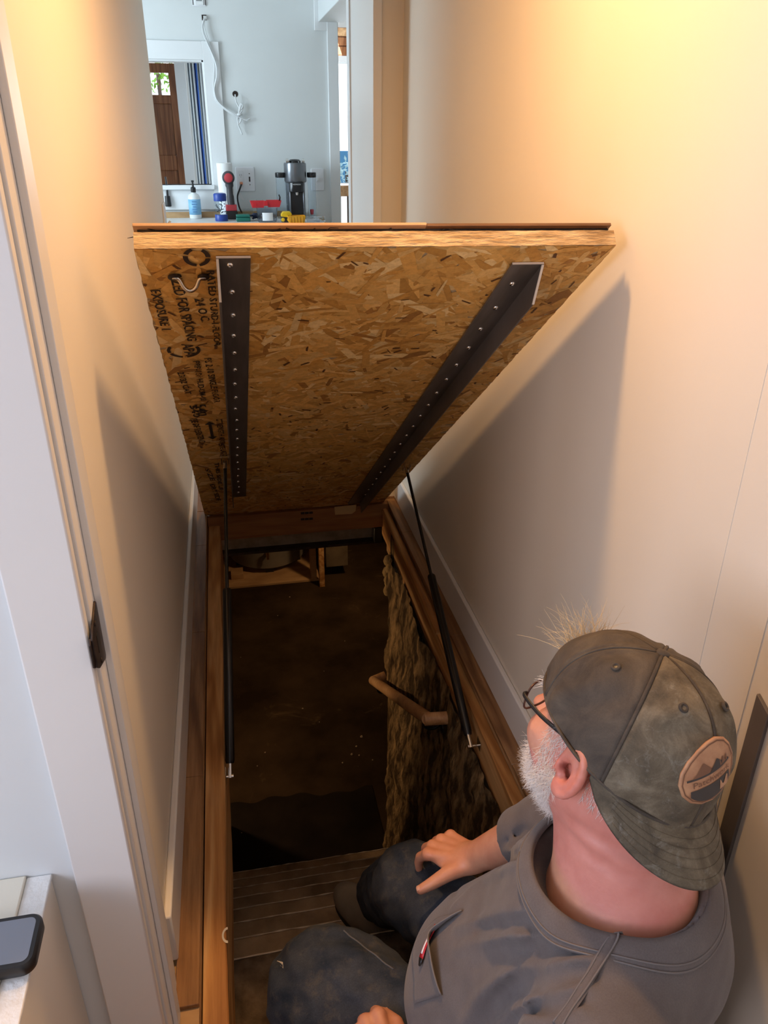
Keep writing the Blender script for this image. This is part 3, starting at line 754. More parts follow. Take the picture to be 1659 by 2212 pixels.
# dark device with rounded corner lying on the ledge
dz = ZL + .008
c1 = onz(95, 1985, dz + .02); c2 = onz(40, 2118, dz + .0)
dv = thing('black_device', (c1[0] - .1, c1[1] - .04, dz), 'black device with a rounded corner and a grey glossy top on the ledge', 'device')
y1d, y0d, xd = onz(70, 1972, dz + .02)[1], onz(60, 2090, dz + .02)[1], onz(92, 1990, dz + .02)[0]
def dpoly(ins, z):
    w, h = .17 - 2 * ins, (y1d - y0d) - 2 * ins
    return [(p[0] + xd - .085, p[1] + (y0d + y1d) / 2, z) for p in rrect(w, h, max(.018 - ins, .004), 8)]
prof = [(.004, 0), (0, .004), (0, .018), (.003, .022)]; m = MB(); n = len(dpoly(0, 0))
for ins, h in prof: m.v += dpoly(ins, dz + h)
for i in range(3):
    for k in range(n): m.f.append([i * n + k, i * n + (k + 1) % n, (i + 1) * n + (k + 1) % n, (i + 1) * n + k])
m.f.append(list(range(n))[::-1]); m.f.append([3 * n + k for k in range(n)])
m.build('case', M['black'], dv, smooth=True, sharp=50)
mk('screen', dpoly(.0085, dz + .0224), [list(range(n))], newmat('grey_gloss', (.20, .22, .26), .12), dv)
# dark upright strip with a slanted top, set on the right wall
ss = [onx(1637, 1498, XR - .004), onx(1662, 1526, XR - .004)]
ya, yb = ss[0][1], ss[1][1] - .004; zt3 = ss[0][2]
stp = MB().prism([(XR - .006, ya, zt3), (XR - .006, yb, zt3 - (zt3 - ss[1][2]) - .012), (XR - .006, yb, .02), (XR - .006, ya, .02)], (.006, 0, 0)).build('upright_strip', mottled('dark_strip', (.10, .085, .075), (.14, .12, .11), 6, .6, .05), bevel=.001)
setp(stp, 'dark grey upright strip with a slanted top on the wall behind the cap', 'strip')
# ================================================================== kitchen counter and what stands on it
ZC = .92
cb = onz(712, 493, ZC); cf = cb[1]
ct = thing('kitchen_counter', (0, 6.5, 0), 'white kitchen counter with a pale wood edge below the interior window', 'counter')
xr_ = onz(713, 487, ZC)[0]
M['cwhite'] = paint('counter_top_white', (.74, .74, .72), .35, .02)
box('worktop', (-1.9, 6.13, ZC - .038), (xr_ - .012, 7.03, ZC), M['cwhite'], ct, bevel=.003)
box('edge_band', (xr_ - .012, 6.13, ZC - .04), (xr_, 7.03, ZC - .001), M['ply'], ct, bevel=.001)
box('edge_band', (-1.9, 6.118, ZC - .04), (xr_, 6.13, ZC - .001), M['ply'], ct, bevel=.001)
box('cabinet', (-1.88, 6.18, 0), (xr_ - .04, 7.02, ZC - .04), M['kwhite'], ct, bevel=.003)
sb = ony(500, 459, 7.0)
box('back_strip', (-1.9, 7.005, ZC), (xr_ - .12, 7.028, ZC + .045), M['ply'], ct, bevel=.001)
def pos(x, y): p = onz(x, y, ZC + .001); return p, ((p - CAM) @ FW) / FPX
# --- coffee machine
p, s = pos(642, 472); c = p + V3(0, .0, 0); R = 23.5 * s
cmk = thing('coffee_machine', c, 'dark grey pod coffee machine with a black front and clear tanks on the counter', 'coffee machine')
MG = newmat('machine_titanium', (.20, .21, .23), .28, .7); MK = newmat('machine_black', (.015, .015, .017), .25)
CLR = glassm('clear_plastic', (.93, .97, 1.0), .04, 1.12)
H = 116 * s
MB().lathe([(R * .86, .006), (R * .86, H * .80), (R * .80, H * .82)], c + V3(0, .05, 0), 36).build('body', MG, cmk, smooth=True, sharp=40)
MB().lathe([(R * .94, H * .62), (R, H * .645), (R, H * .92), (R * .97, H * .945), (R * .6, H * .95)], c + V3(0, .02, 0), 40).build('head', MG, cmk, smooth=True, sharp=40)
MB().lathe([(R * .55, H * .945), (R * .55, H * .975), (R * .40, H * 1.0), (.01, H * 1.005)], c + V3(0, .02, 0), 30).build('lid', MK, cmk, smooth=True, sharp=40)
lv = MB()
for sx in (-1, 1): lv.cyl(c + V3(sx * R * .82, -.02, H * .975), c + V3(sx * R * .60, -.02, H * .975), .018, 16).box(c + V3(sx * R * .72 - .008, -.02, H * .965), c + V3(sx * R * .62 + .008, .06, H * .985))
lv.build('lever', M['chrome'], cmk, smooth=True, sharp=40)
MB().prism([tuple(c + V3(a, b, H * .46)) for a, b in ((-R * .62, 0), (-R * .62, -R * .72), (-R * .35, -R * .92), (R * .35, -R * .92), (R * .62, -R * .72), (R * .62, 0))], (0, 0, H * .17)).build('spout_block', MK, cmk, bevel=.006)
vs, fs = text_mesh('NESPRESSO', .022, 1.0)
wd = vs[:, 0].max(); k = 17 * s / wd
mk('lettering', [tuple(c + V3((q[0] - wd / 2) * k, -R * .925, H * .585 + q[1] * k)) for q in vs], fs, flat('silver_print', (.85, .85, .86), .3), cmk)
MB().lathe([(.013, 0), (.010, -.02), (.003, -.022)], c + V3(0, -R * .70, H * .46), 16).build('spout', M['chrome'], cmk, smooth=True, sharp=40)
MB().box(c + V3(-R * .55, -R * .62, .01), c + V3(R * .55, -R * .58, H * .46)).build('front_panel', MK, cmk, bevel=.004)
MB().box(c + V3(-R * .66, -R * .66, .01), c + V3(-R * .55, 0, H * .47)).box(c + V3(R * .55, -R * .66, .01), c + V3(R * .66, 0, H * .47)).build('column', MG, cmk, bevel=.004)
MB().lathe([(R * .62, 0), (R * .64, .006), (R * .64, .022), (R * .60, .026)], c + V3(0, -R * .52, 0), 30).build('drip_tray', MG, cmk, smooth=True, sharp=40)
for sx, nm, w0 in ((-1, 'water_tank', 43), (1, 'pod_tank', 31)):
    tc_ = c + V3(sx * (R + 9 * s) + 2 * s, .02, 0); r2 = (11 if sx < 0 else 9) * s
    MB().lathe([(r2, .004), (r2, H * .70), (r2 - .003, H * .70), (r2 - .003, .008), (.002, .008)], tc_, 24).build(nm, CLR, cmk, smooth=True, sharp=40)
    MB().lathe([(r2 * 1.04, H * .70), (r2 * 1.1, H * .715), (r2 * 1.1, H * .775), (r2 * 1.0, H * .785)], tc_, 24).build('tank_lid', MK, cmk, smooth=True, sharp=40)
MB().lathe([(.012, 0), (.016, .03), (.014, .04)], c + V3(R + 9 * s, 0.0, .03), 14).build('pod', flat('pod_red', (.55, .06, .08), .4), cmk, smooth=True, sharp=40)
# --- paper towel roll
p, s = pos(493, 470); p[1] = 6.93; R = 16.0 * s; H = 108 * s
pt = thing('paper_towel_roll', p, 'white paper towel roll standing upright behind the power tool', 'paper towel')
MB().lathe([(.02, 0), (R - .003, 0), (R, .004), (R, H - .004), (R - .003, H), (.022, H), (.021, H - .03), (.001, H - .03)], p, 30).build('roll', flat('paper', (.86, .86, .85), .9), pt, smooth=True, sharp=40)
MB().lathe([(.021, .01), (.023, H - .001), (.020, H - .001), (.019, .01)], p, 18).build('core', flat('card', (.45, .36, .26), .9), pt, smooth=True)
# --- cordless tool with red end and red-black battery
p, s = pos(503, 473)
tl_ = thing('cordless_drill', p, 'black and red cordless tool standing on its battery pack on the counter', 'drill')
RED = flat('tool_red', (.52, .045, .055), .45); DK = flat('tool_grey', (.05, .05, .055), .5)
hz = 82 * s
MB().box(p + V3(-13 * s, -.04, 0), p + V3(11 * s, .05, 17 * s)).build('battery_pack', M['black'], tl_, bevel=.006)
MB().box(p + V3(-12 * s, -.038, 17 * s), p + V3(10 * s, .05, 29 * s)).build('battery_top', RED, tl_, bevel=.004)
MB().tube(catmull([p + V3(-1 * s, .01, 28 * s), p + V3(-2 * s, .012, 45 * s), p + V3(-2 * s, .015, 62 * s), p + V3(-2 * s, .02, 76 * s)], 4), [7.6 * s] * 5 + [6.6 * s] * 4 + [8.5 * s] * 4, 16).build('grip', DK, tl_, smooth=True, sharp=60)
hc = p + V3(-3 * s, -.03, hz)
MB().lathe([(10 * s, 0), (13 * s, .012), (13 * s, .07), (10 * s, .085)], hc, 24, (0, 1, 0)).build('motor_housing', DK, tl_, smooth=True, sharp=40)
MB().lathe([(9.0 * s, 0), (9.0 * s, -.006), (6.8 * s, -.010), (.001, -.011)], hc, 24, (0, 1, 0)).build('end_cap', RED, tl_, smooth=True, sharp=40)
# --- blue lidded jar with bits
p, s = pos(479, 477)
jr = thing('clear_jar', p, 'clear cylinder jar of small hardware with dark blue lid and base', 'jar')
BL = flat('jar_blue', (.018, .055, .30), .4); R = 13.2 * s
MB().lathe([(R, 0), (R * 1.02, .004), (R * 1.02, 12 * s), (R * .96, 13 * s)], p, 26).build('base', BL, jr, smooth=True, sharp=40)
MB().lathe([(R * .93, 13 * s), (R * .93, 40 * s), (R * .90, 40 * s), (R * .90, 13.2 * s), (.002, 13.2 * s)], p, 26).build('jar_wall', CLR, jr, smooth=True, sharp=40)
MB().lathe([(R * 1.0, 40 * s), (R * 1.02, 41 * s), (R * 1.02, 53 * s), (R * .9, 55 * s), (R * .5, 56 * s)], p, 26).build('lid', BL, jr, smooth=True, sharp=40)
m = MB()
for k in range(26):
    a = RNG.uniform(0, 6.28); r = R * .7 * math.sqrt(RNG.rand()); z = RNG.uniform(15, 37) * s; q = p + V3(r * math.cos(a), r * math.sin(a), z); d = RNG.normal(0, 1, 3); d *= .014 / np.linalg.norm(d); q2 = q + d; q2[2] = np.clip(q2[2], p[2] + 14.5 * s, p[2] + 39 * s); m.cyl(q, q2, .0035, 6)
m.build('hardware', flat('hardware_grey', (.12, .12, .13), .4, .5), jr, kind='stuff')
# --- soap bottle
p, s = pos(424, 468); R = 12.5 * s; p[1] = min(p[1], 6.940)
so = thing('soap_bottle', p, 'pump soap bottle with a light blue label under the interior window', 'bottle')
MB().lathe([(R * .9, 0), (R, .006), (R, 40 * s), (R * .85, 46 * s), (R * .35, 50 * s), (R * .33, 52 * s)], p, 26).build('bottle_body', flat('bottle_white', (.75, .78, .78), .3), so, smooth=True, sharp=50)
MB().lathe([(R * 1.012, 8 * s), (R * 1.012, 38 * s)], p, 26).build('label', flat('label_blue', (.22, .47, .70), .5), so, smooth=True)
m = MB()
for k, wz in enumerate((16, 18, 12, 16, 14)):
    for j in range(2): m.box(p + V3(-wz * s * .32, -R * 1.02 - .001, (34 - k * 5 - j * 1.2) * s), p + V3(wz * s * .32, -R * 1.02, (34.7 - k * 5 - j * 1.2) * s))
m.build('label_print', flat('label_print', (.10, .25, .50), .5), so)
MB().lathe([(R * .38, 51 * s), (R * .42, 52 * s), (R * .42, 60 * s), (R * .18, 62 * s), (R * .14, 70 * s), (R * .22, 71 * s), (R * .22, 74 * s)], p, 18).tube([p + V3(0, 0, 73 * s), p + V3(0, -.03, 73 * s)], .006, 8).build('pump', M['black'], so, smooth=True, sharp=50)
# --- small black stand (tap handle) at the far left
p = ony(364, 446, YK - .035); s = ((p - CAM) @ FW) / FPX
tp = thing('wall_hook', p, 'small black hook with an upright arm on the window apron at the far left', 'hook')
MB().lathe([(6 * s, 0), (6.5 * s, .004), (6.5 * s, 6 * s), (5.5 * s, 21 * s)], p, 18)  .build('hook_base', M['black'], tp, smooth=True, sharp=40)
MB().tube([p + V3(0, 0, 18 * s), p + V3(1 * s, 0, 40 * s), p + V3(0, 0, 59 * s)], [2.6 * s, 2.2 * s, 2.0 * s], 10).build('hook_arm', M['black'], tp, smooth=True, sharp=60)
# --- glass tumblers
for i, (x, h) in enumerate(((563, 36), (580, 34))):
    p, s = pos(x, 470); p[1] = 6.93; R = 7 * s
    gl = thing('glass_tumbler', p, ('left', 'right')[i] + ' one of two clear glass tumblers behind the red tray', 'glass', 'tumblers behind the red tray')
    MB().lathe([(R * .8, 0), (R, h * s), (R * .93, h * s), (R * .74, .006), (.001, .006)], p, 20).build('glass', CLR, gl, smooth=True, sharp=40)
# --- clear tub with white lid of wire bits and the red tray lying on it
p, s = pos(578, 479); R = 22 * s
tb = thing('clear_tub', p, 'squat clear plastic tub with a white paper label on the counter', 'tub')
MB().lathe([(R * .86, 0), (R * .94, .006), (R, 27 * s), (R * 1.04, 28 * s), (R * 1.0, 28 * s), (R * .88, .010), (.002, .010)], p, 28).build('tub', glassm('frosted_plastic', (.80, .84, .9), .25, 1.15), tb, smooth=True, sharp=40)
m = MB()
for k in range(40):
    a = RNG.uniform(0, 6.28); r = R * .72 * math.sqrt(RNG.rand()); q = p + V3(r * math.cos(a), r * math.sin(a), .02 + RNG.uniform(0, 14) * s); d = RNG.normal(0, 1, 3); d *= .02 / np.linalg.norm(d); d[2] *= .4; m.cyl(q, q + d, .003, 5)
m.build('contents', flat('tub_bits', (.30, .30, .34), .5), tb, kind='stuff')
m = MB()
for k in range(9):
    a0, a1 = math.radians(-120 + 6.5 * k), math.radians(-120 + 6.5 * (k + 1)); rr = R * 1.03
    m.add([p + V3(rr * math.cos(a), rr * math.sin(a), z) for a, z in ((a0, 4 * s), (a1, 4 * s), (a1, 20 * s), (a0, 20 * s))], [(0, 1, 2, 3)])
m.build('paper_label', flat('paper_label', (.85, .86, .88), .7), tb)
rt = p + V3(-2 * s, .0, 29 * s)
rd = thing('red_tray', rt, 'bright red plastic tray balanced on top of the clear tub', 'tray')
RT_ = flat('tray_red', (.62, .02, .03), .3)
def tray(c, w, d, h, flare, mat, par, name='tray', wall=.004):
    o_ = [(c[0] + sx * w, c[1] + sy * d) for sx, sy in ((-1, -1), (1, -1), (1, 1), (-1, 1))]
    b_ = [(c[0] + sx * w * flare, c[1] + sy * d * flare) for sx, sy in ((-1, -1), (1, -1), (1, 1), (-1, 1))]
    m = MB()
    for i in range(4):
        j = (i + 1) % 4
        def ins(q, t): return (c[0] + (q[0] - c[0]) * t, c[1] + (q[1] - c[1]) * t)
        m.hexa([(*b_[i], c[2]), (*b_[j], c[2]), (*ins(b_[j], .92), c[2]), (*ins(b_[i], .92), c[2]), (*o_[i], c[2] + h), (*o_[j], c[2] + h), (*ins(o_[j], .93), c[2] + h), (*ins(o_[i], .93), c[2] + h)])
    m.hexa([(*q, c[2]) for q in b_] + [(*q, c[2] + .004) for q in b_])
    return m.build(name, mat, par, bevel=.002)
tray(rt + V3(-17 * s, 0, 0), 16 * s, .05, 13 * s, .75, RT_, rd); tray(rt + V3(17 * s, 0, 1 * s), 16 * s, .05, 13 * s, .75, RT_, rd)
rd.children[0].name = 'left_cell'; rd.children[1].name = 'right_cell'
MB().box(rt + V3(-4 * s, -.05, 4 * s), rt + V3(4 * s, -.045, 14 * s)).box(rt + V3(-28 * s, -.047, 3 * s), rt + V3(-20 * s, -.042, 12 * s)).build('rib', RT_, rd, bevel=.001)
MB().tube([rt + V3(30 * s, .0, 13 * s), rt + V3(31 * s, 0, 20 * s), rt + V3(29 * s, 0, 25 * s)], .006, 8).build('black_clip', M['black'], rd, smooth=True)
# --- green case
p, s = pos(527, 478)
gc = thing('green_case', p, 'small dark green plastic case at the front of the counter', 'case')
GR = flat('case_green', (.006, .14, .105), .4)
MB().box(p + V3(-16 * s, -.03, 0), p + V3(14 * s, .05, 8 * s)).build('case_base', GR, gc, bevel=.006)
MB().box(p + V3(-16 * s, -.031, 8.6 * s), p + V3(14 * s, .051, 14 * s)).build('case_lid', GR, gc, bevel=.006)
# --- heap of dark blue wire
p, s = pos(553, 476)
wb = MB()
for k in range(9):
    P = [p + V3(RNG.uniform(-11, 9) * s, RNG.uniform(-.02, .05), .008 + RNG.uniform(0, 11) * s) for _ in range(4)]
    wb.tube(catmull(P, 4), .005, 6)
t = thing('wire_bundle', p, 'small tangle of navy blue wire beside the green case', 'wire'); wb.build('wire', flat('navy_wire', (.01, .022, .07), .5), t, smooth=True)
# --- yellow tape measure
p, s = pos(618, 480)
ty = thing('tape_measure', p, 'yellow and black tape measure beside the orange tray', 'tape measure')
YE = flat('tape_yellow', (.80, .52, .015), .4)
MB().prism([tuple(p + V3(a * s, -.03, b * s)) for a, b in ((-10, 1), (9, 1), (9, 13), (4, 19), (-6, 19), (-10, 13))], (0, .06, 0)).build('tape_body', M['black'], ty, bevel=.004)
MB().prism([tuple(p + V3(a * s, -.033, b * s)) for a, b in ((-10.5, 12), (9.5, 10), (13, 17), (9, 22), (-6, 22), (-10.5, 17))], (0, .066, 0)).build('tape_cover', YE, ty, bevel=.004)
for sx in (-7, 6): MB().lathe([(4 * s, 0), (4 * s, -.004), (2 * s, -.006)], p + V3(sx * s, -.03, 6 * s), 14, (0, 1, 0)).build('disc', YE, ty, smooth=True, sharp=40)
# --- orange tray
p, s = pos(641, 482)
ot = thing('orange_tray', p, 'small orange yellow plastic tray at the front of the counter', 'tray')
OR = flat('tray_orange', (.80, .36, .01), .4)
tray(p + V3(0, .02, 0), 19 * s, .055, 15 * s, .85, OR, ot, 'tray_box')
m = MB()
for k in range(5): m.box(p + V3((-15 + 6.5 * k) * s, -.036, .5 * s), p + V3((-13 + 6.5 * k) * s, -.026, 13 * s))
m.build('rib', OR, ot, bevel=.001)
# --- clear blister packs
for i, (x, y, w0) in enumerate(((676, 483, 15), (690, 478, 12))):
    p, s = pos(x, y)
    bp = thing('blister_pack', p, ('clear plastic pack lying right of the orange tray', 'second clear plastic pack behind the first one near the counter end')[i], 'pack', 'clear packs at the counter end')
    MB().prism([(p[0] + q[0], p[1] + q[1], p[2]) for q in rrect(w0 * 2 * s, .09, .02, 4)], (0, 0, 9 * s)).build('pack', glassm('blister%d' % i, (.9, .95, 1), .15, 1.1), bp, bevel=.003)
for i, (x, y, w0) in enumerate(((538, 473, 12),)):
    p, s = pos(x, y); bp = thing('frosted_pack', p + V3(0, .03, 0), 'frosted clear packet leaning behind the green case', 'packet')
    MB().prism([tuple(p + V3(q[0], .04 + .3 * q[1], q[1] + 10 * s)) for q in rrect(w0 * 2 * s, 20 * s, .02, 4)], (0, .012, 0)).build('packet', glassm('frost%d' % i, (.85, .9, .92), .35, 1.1), bp, bevel=.002)
p, s = pos(516 + 20, 460); 
wl_ = thing('white_paper', V3(onz(530, 466, ZC)[0] - .05, 7.07, ZC), 'white folded paper lying at the back of the counter', 'paper')
MB().prism([(wl_.matrix_world.translation.x + a, wl_.matrix_world.translation.y + b, ZC + .0005) for a, b in ((-.10, -.17), (.06, -.17), (.06, -.10), (-.10, -.10))], (0, 0, .004)).build('sheet', flat('sheet', (.85, .86, .86), .8), wl_)
# ---------------------------------------------------------------- wall fittings
def wallplate(name, px, w0, h0, label, cat):
    p = ony(*px, YK - .001); s = ((p - CAM) @ FW) / FPX
    t = thing(name, p, label, cat)
    MB().prism([(p[0] + q[0], p[1], p[2] + q[1]) for q in rrect(w0 * s, h0 * s, .01, 4)][::-1], (0, -.007, 0)).build('plate', flat(name + '_white', (.82, .83, .86), .35), t, bevel=.003)
    return t, p, s
t, p, s = wallplate('outlet_plate', (530, 387), 40, 48, 'double wall plate with a socket and a switch behind the paper towels', 'outlet')
m = MB().prism([(p[0] + q[0] - 9.5 * s, p[1] - .007, p[2] + q[1] + 1 * s) for q in rrect(12 * s, 30 * s, .006, 3)][::-1], (0, -.003, 0)); m.build('socket', flat('socket_white', (.80, .81, .84), .3), t, bevel=.001)
m = MB()
for zz in (8, -7):
    for dx in (-2, 1.6): m.box(p + V3((-9.5 + dx) * s, -.0105, (zz - 1.5) * s), p + V3((-8.9 + dx) * s, -.0095, (zz + 2) * s))
    m.box(p + V3(-10 * s, -.0105, (zz - 4) * s), p + V3(-9 * s, -.0095, (zz - 3) * s))
m.build('slots', M['black'], t)
MB().box(p + V3(7.5 * s, -.0085, -5 * s), p + V3(10.5 * s, -.0068, 5 * s)).build('switch_slot', M['black'], t)
m = MB()
for dz_ in (11, -11): m.lathe([(1.1 * s, 0), (.8 * s, -.001)], p + V3(9 * s, -.007, dz_ * s), 8, (0, 1, 0))
m.build('screw', M['iron'], t)
# power cord hanging from the socket
c0_ = p + V3(-9.5 * s, -.012, -8 * s); s0 = s
cp, s = pos(527, 468)
cd = thing('power_cord', c0_, 'black power cord plugged into the wall socket, hanging to the counter', 'cord')
MB().box(c0_ + V3(-3 * s0, -.035, -3 * s0), c0_ + V3(3 * s0, .002, 3 * s0)).build('plug', flat('plug_orange', (.75, .30, .16), .5), cd, bevel=.005)
MB().tube(catmull([c0_ + V3(0, -.03, -2 * s0), c0_ + V3(-4 * s0, -.06, -10 * s0), ony(513, 425, YK - .10), ony(517, 448, YK - .12), cp + V3(0, .05, .006)], 6), .007, 8).build('cable', M['black'], cd, smooth=True)
tg = [ony(x, y, YK - .05) for x, y in ((515, 413), (520, 416), (528, 433), (519, 429))]
MB().prism([tuple(q) for q in tg], (0, -.001, 0)).build('tag', flat('tag_white', (.8, .8, .8), .8), cd)
t, p, s = wallplate('switch_plate', (686, 388), 28, 44, 'white switch plate with a toggle to the right of the coffee machine', 'switch')
MB().box(p + V3(-.008, -.02, -.012), p + V3(.008, -.006, .016)).build('toggle', M['kwhite'], t, bevel=.003)
m = MB()
for dz_ in (11, -11): m.lathe([(.9 * s, 0), (.7 * s, -.001)], p + V3(0, -.007, dz_ * s), 8, (0, 1, 0))
m.build('screw', M['kwhite'], t)
t, p, s = wallplate('thermostat', (430, 2), 30, 20, 'white thermostat high on the kitchen wall, above the hanging wires', 'thermostat')
MB().box(p + V3(-9 * s, -.02, -8 * s), p + V3(9 * s, -.007, 8 * s)).build('cover', M['kwhite'], t, bevel=.003)
MB().box(p + V3(-6 * s, -.021, -1 * s), p + V3(6 * s, -.0195, 1.5 * s)).build('display', flat('display_grey', (.25, .27, .28), .3), t)
m = MB()
for sx in (-14.2, 12.6): m.box(p + V3(sx * s, -.0085, -8 * s), p + V3((sx + 1.6) * s, -.0065, 10 * s))
m.build('side_slot', M['iron'], t)
# hanging wires
WIRE = flat('wire_white', (.72, .74, .75), .5)
hc_ = ony(441, 38, YK)
hb = thing('hanging_wires', hc_, 'bundle of white wires hanging from a hole high in the kitchen wall', 'wires')
MB().box(hc_ + V3(-.018, -.004, -.018), hc_ + V3(.018, -.001, .018)).build('wall_hole', M['iron'], hb)
MB().box(hc_ + V3(-.006, -.02, -.016), hc_ + V3(.02, -.004, .010)).build('connector', flat('connector', (.62, .64, .64), .4), hb, bevel=.003)
paths = [[(440, 40), (438, 60), (444, 80), (456, 110), (463, 140), (462, 165), (461, 190), (465, 214), (480, 232), (500, 246), (515, 254), (530, 259), (541, 256)],
         [(441, 42), (442, 60), (449, 85), (459, 115), (466, 142), (467, 165), (463, 188), (466, 212), (481, 231), (501, 245), (514, 252), (527, 258), (536, 261)],
         [(440, 44), (437, 56), (440, 76), (452, 102), (462, 125), (468, 145), (468, 168), (463, 192), (468, 215), (483, 231), (502, 244), (516, 250)]]
for i, P in enumerate(paths):
    MB().tube(catmull([ony(x, y, YK - .03 - .006 * i) for x, y in P], 4), .0040, 7).build('wire', WIRE, hb, smooth=True)
hh = ony(508, 203, YK)
hw_ = thing('coiled_cable', hh, 'short white cable tied in a coil below a small round wall hole', 'cable')
MB().lathe([(.022, 0), (.022, -.003), (.018, -.004)], hh, 16, (0, 1, 0)).build('wall_hole', M['iron'], hw_)
P = [(508, 204), (509, 215), (513, 226), (520, 236), (524, 230), (521, 224), (517, 232), (516, 245), (522, 240), (525, 232), (520, 228), (516, 250), (513, 262), (517, 266), (521, 258), (517, 250), (513, 256), (515, 270), (519, 280), (523, 291)]
MB().tube(catmull([ony(x, y, YK - .035 - .004 * math.sin(i * 2)) for i, (x, y) in enumerate(P)], 5), .0052, 7).build('cable', WIRE, hw_, smooth=True)
MB().tube([ony(512, 248, YK - .045), ony(523, 246, YK - .045)], .009, 8).build('cable_tie', WIRE, hw_, smooth=True)
# light switch on the end of the left hall wall, seen edge on
e_ = onx(354, 402, XL + .002)
zt_, zb_ = onx(352, 385, XL)[2], onx(358, 440, XL)[2]
lsw = thing('hall_switch', (XL, 3.50, (zt_ + zb_) / 2), 'white double switch plate near the far end of the left hall wall', 'switch')
zc = 1.23
MB().box((XL, 3.42, zc - .065), (XL + .006, 3.54, zc + .065)).build('plate', M['kwhite'], lsw, bevel=.002)
for y in (3.455, 3.505): MB().hexa([(XL + .005, y - .006, zc - .02), (XL + .012, y - .006, zc - .02), (XL + .012, y + .006, zc - .02), (XL + .005, y + .006, zc - .02), (XL + .018, y - .004, zc - .004), (XL + .026, y - .004, zc - .01), (XL + .026, y + .004, zc - .01), (XL + .018, y + .004, zc - .004)]).build('toggle', M['kwhite'], lsw)
# curtain with blue stripes seen through the interior window
YU = 7.75
xc0, xc1 = ony(414, 250, YU)[0], ony(470, 250, YU)[0]
m = MB(); V = []; F = []; n = 90
mats = [flat('curtain_white', (.74, .78, .80), .8), flat('curtain_blue', (.05, .13, .42), .8), flat('curtain_dark', (.05, .07, .10), .8)]
for i in range(n + 1):
    x = xc0 + (xc1 - xc0) * i / n; y = YU + .022 * math.sin(i * .55) + .01 * math.sin(i * 1.3)
    V += [(x, y, .002), (x, y, 2.75)]
me_f = [(2 * i, 2 * i + 2, 2 * i + 3, 2 * i + 1) for i in range(n)]
cu = thing('striped_curtain', (xc0, YU, 0), 'white curtain with thin blue stripes beyond the interior window', 'curtain')
co = mk('curtain_cloth', V, me_f, mats, cu, smooth=True)
for i, p_ in enumerate(co.data.polygons):
    t_ = i / n
    p_.material_index = 1 if (.25 < t_ < .36) else (2 if (.03 < t_ < .06 or .13 < t_ < .155 or .40 < t_ < .425) else 0)
sm = co.modifiers.new('thick', 'SOLIDIFY'); sm.thickness = .003
struct('trim_14', MB().box((xc0 - .12, YU + .35, 0), (xc0 - .03, YU + .40, 2.75)), M['kwhite'])
# wooden chair in the dining room
pc = onz(748, 560, .0); Yc = 8.2
a = ony(740, 402, Yc); b = ony(752, 402, Yc)
chx = a[0]; zt_ = ony(745, 402, Yc)[2]
ch = thing('dining_chair', (chx + .1, Yc, 0), 'dark wooden chair by the bright dining room window', 'chair')
WD = wood('chair_wood', (.06, .03, .018), (.09, .045, .026), (.12, .06, .035), 2, .8, .4, 5)
for x in (chx - .06, chx + .36):
    MB().hexa([(x, Yc + .02, .44), (x + .04, Yc + .02, .44), (x + .04, Yc + .06, .44), (x, Yc + .06, .44), (x + .005, Yc - .06, zt_), (x + .035, Yc - .06, zt_), (x + .035, Yc - .03, zt_), (x + .005, Yc - .03, zt_)]).build('back_post', WD, ch)
    for yy in (Yc + .02, Yc + .40): box('leg', (x, yy, 0), (x + .04, yy + .04, .44), WD, ch)
MB().box((chx - .07, Yc - .065, zt_ - .09), (chx + .41, Yc - .025, zt_ + .01)).build('top_rail', M['beech'], ch, bevel=.01)
box('seat', (chx - .07, Yc, .44), (chx + .41, Yc + .45, .475), WD, ch, bevel=.008)
for k in range(3): box('slat', (chx + .04 + .11 * k, Yc - .03, .48), (chx + .08 + .11 * k, Yc - .01, zt_ - .08), WD, ch)
# low blue planter fence and bush outside the dining window
zf1 = ony(745, 326, 11.5)[2]
bf = thing('blue_fence', (1.5, 11.5, 0), 'blue painted boards outside the dining room window', 'fence')
BLUE = flat('blue_paint', (.07, .22, .40), .7)
for k in range(12): box('fence_board', (dw[0] - .5 + .28 * k, 11.5, -.4), (dw[0] - .5 + .28 * k + .27, 11.53, zf1), BLUE, bf)
struct('ground_outside', MB().box((-6, 10.6, -.6), (8, 16, -.5)), flat('lawn', (.06, .10, .03), .9))
def leaves(name, c, r, n, col, lab, cat):
    V = []; F = []
    for k in range(n):
        d = RNG.normal(0, 1, 3); d /= np.linalg.norm(d); q = np.array(c) + d * r * RNG.rand() ** .4; e = RNG.normal(0, 1, 3); e /= np.linalg.norm(e); f_ = np.cross(e, d); f_ /= np.linalg.norm(f_) + 1e-9; L = r * .16
        i = len(V); V += [q - e * L, q + f_ * L * .45, q + e * L, q - f_ * L * .45]; F.append((i, i + 1, i + 2, i + 3))
    t = thing(name, c - V3(0, 0, r), lab, cat); mk('foliage', V, F, flat(name + '_leaf', col, .6), t, kind='stuff')
    MB().cyl((c[0], c[1], -.5), c, .02 + r * .03, 8).build('stem', WD, t)
c_ = ony(750, 370, 11.1); leaves('pale_bush', c_, .22, 90, (.45, .62, .66), 'pale leafy plant in front of the blue boards outside', 'plant')
c_ = ony(342, 168, 12.5); leaves('garden_tree', c_ + V3(0, 0, .05), .26, 120, (.22, .42, .05), 'green leaves seen through the small pane of the front door', 'tree')
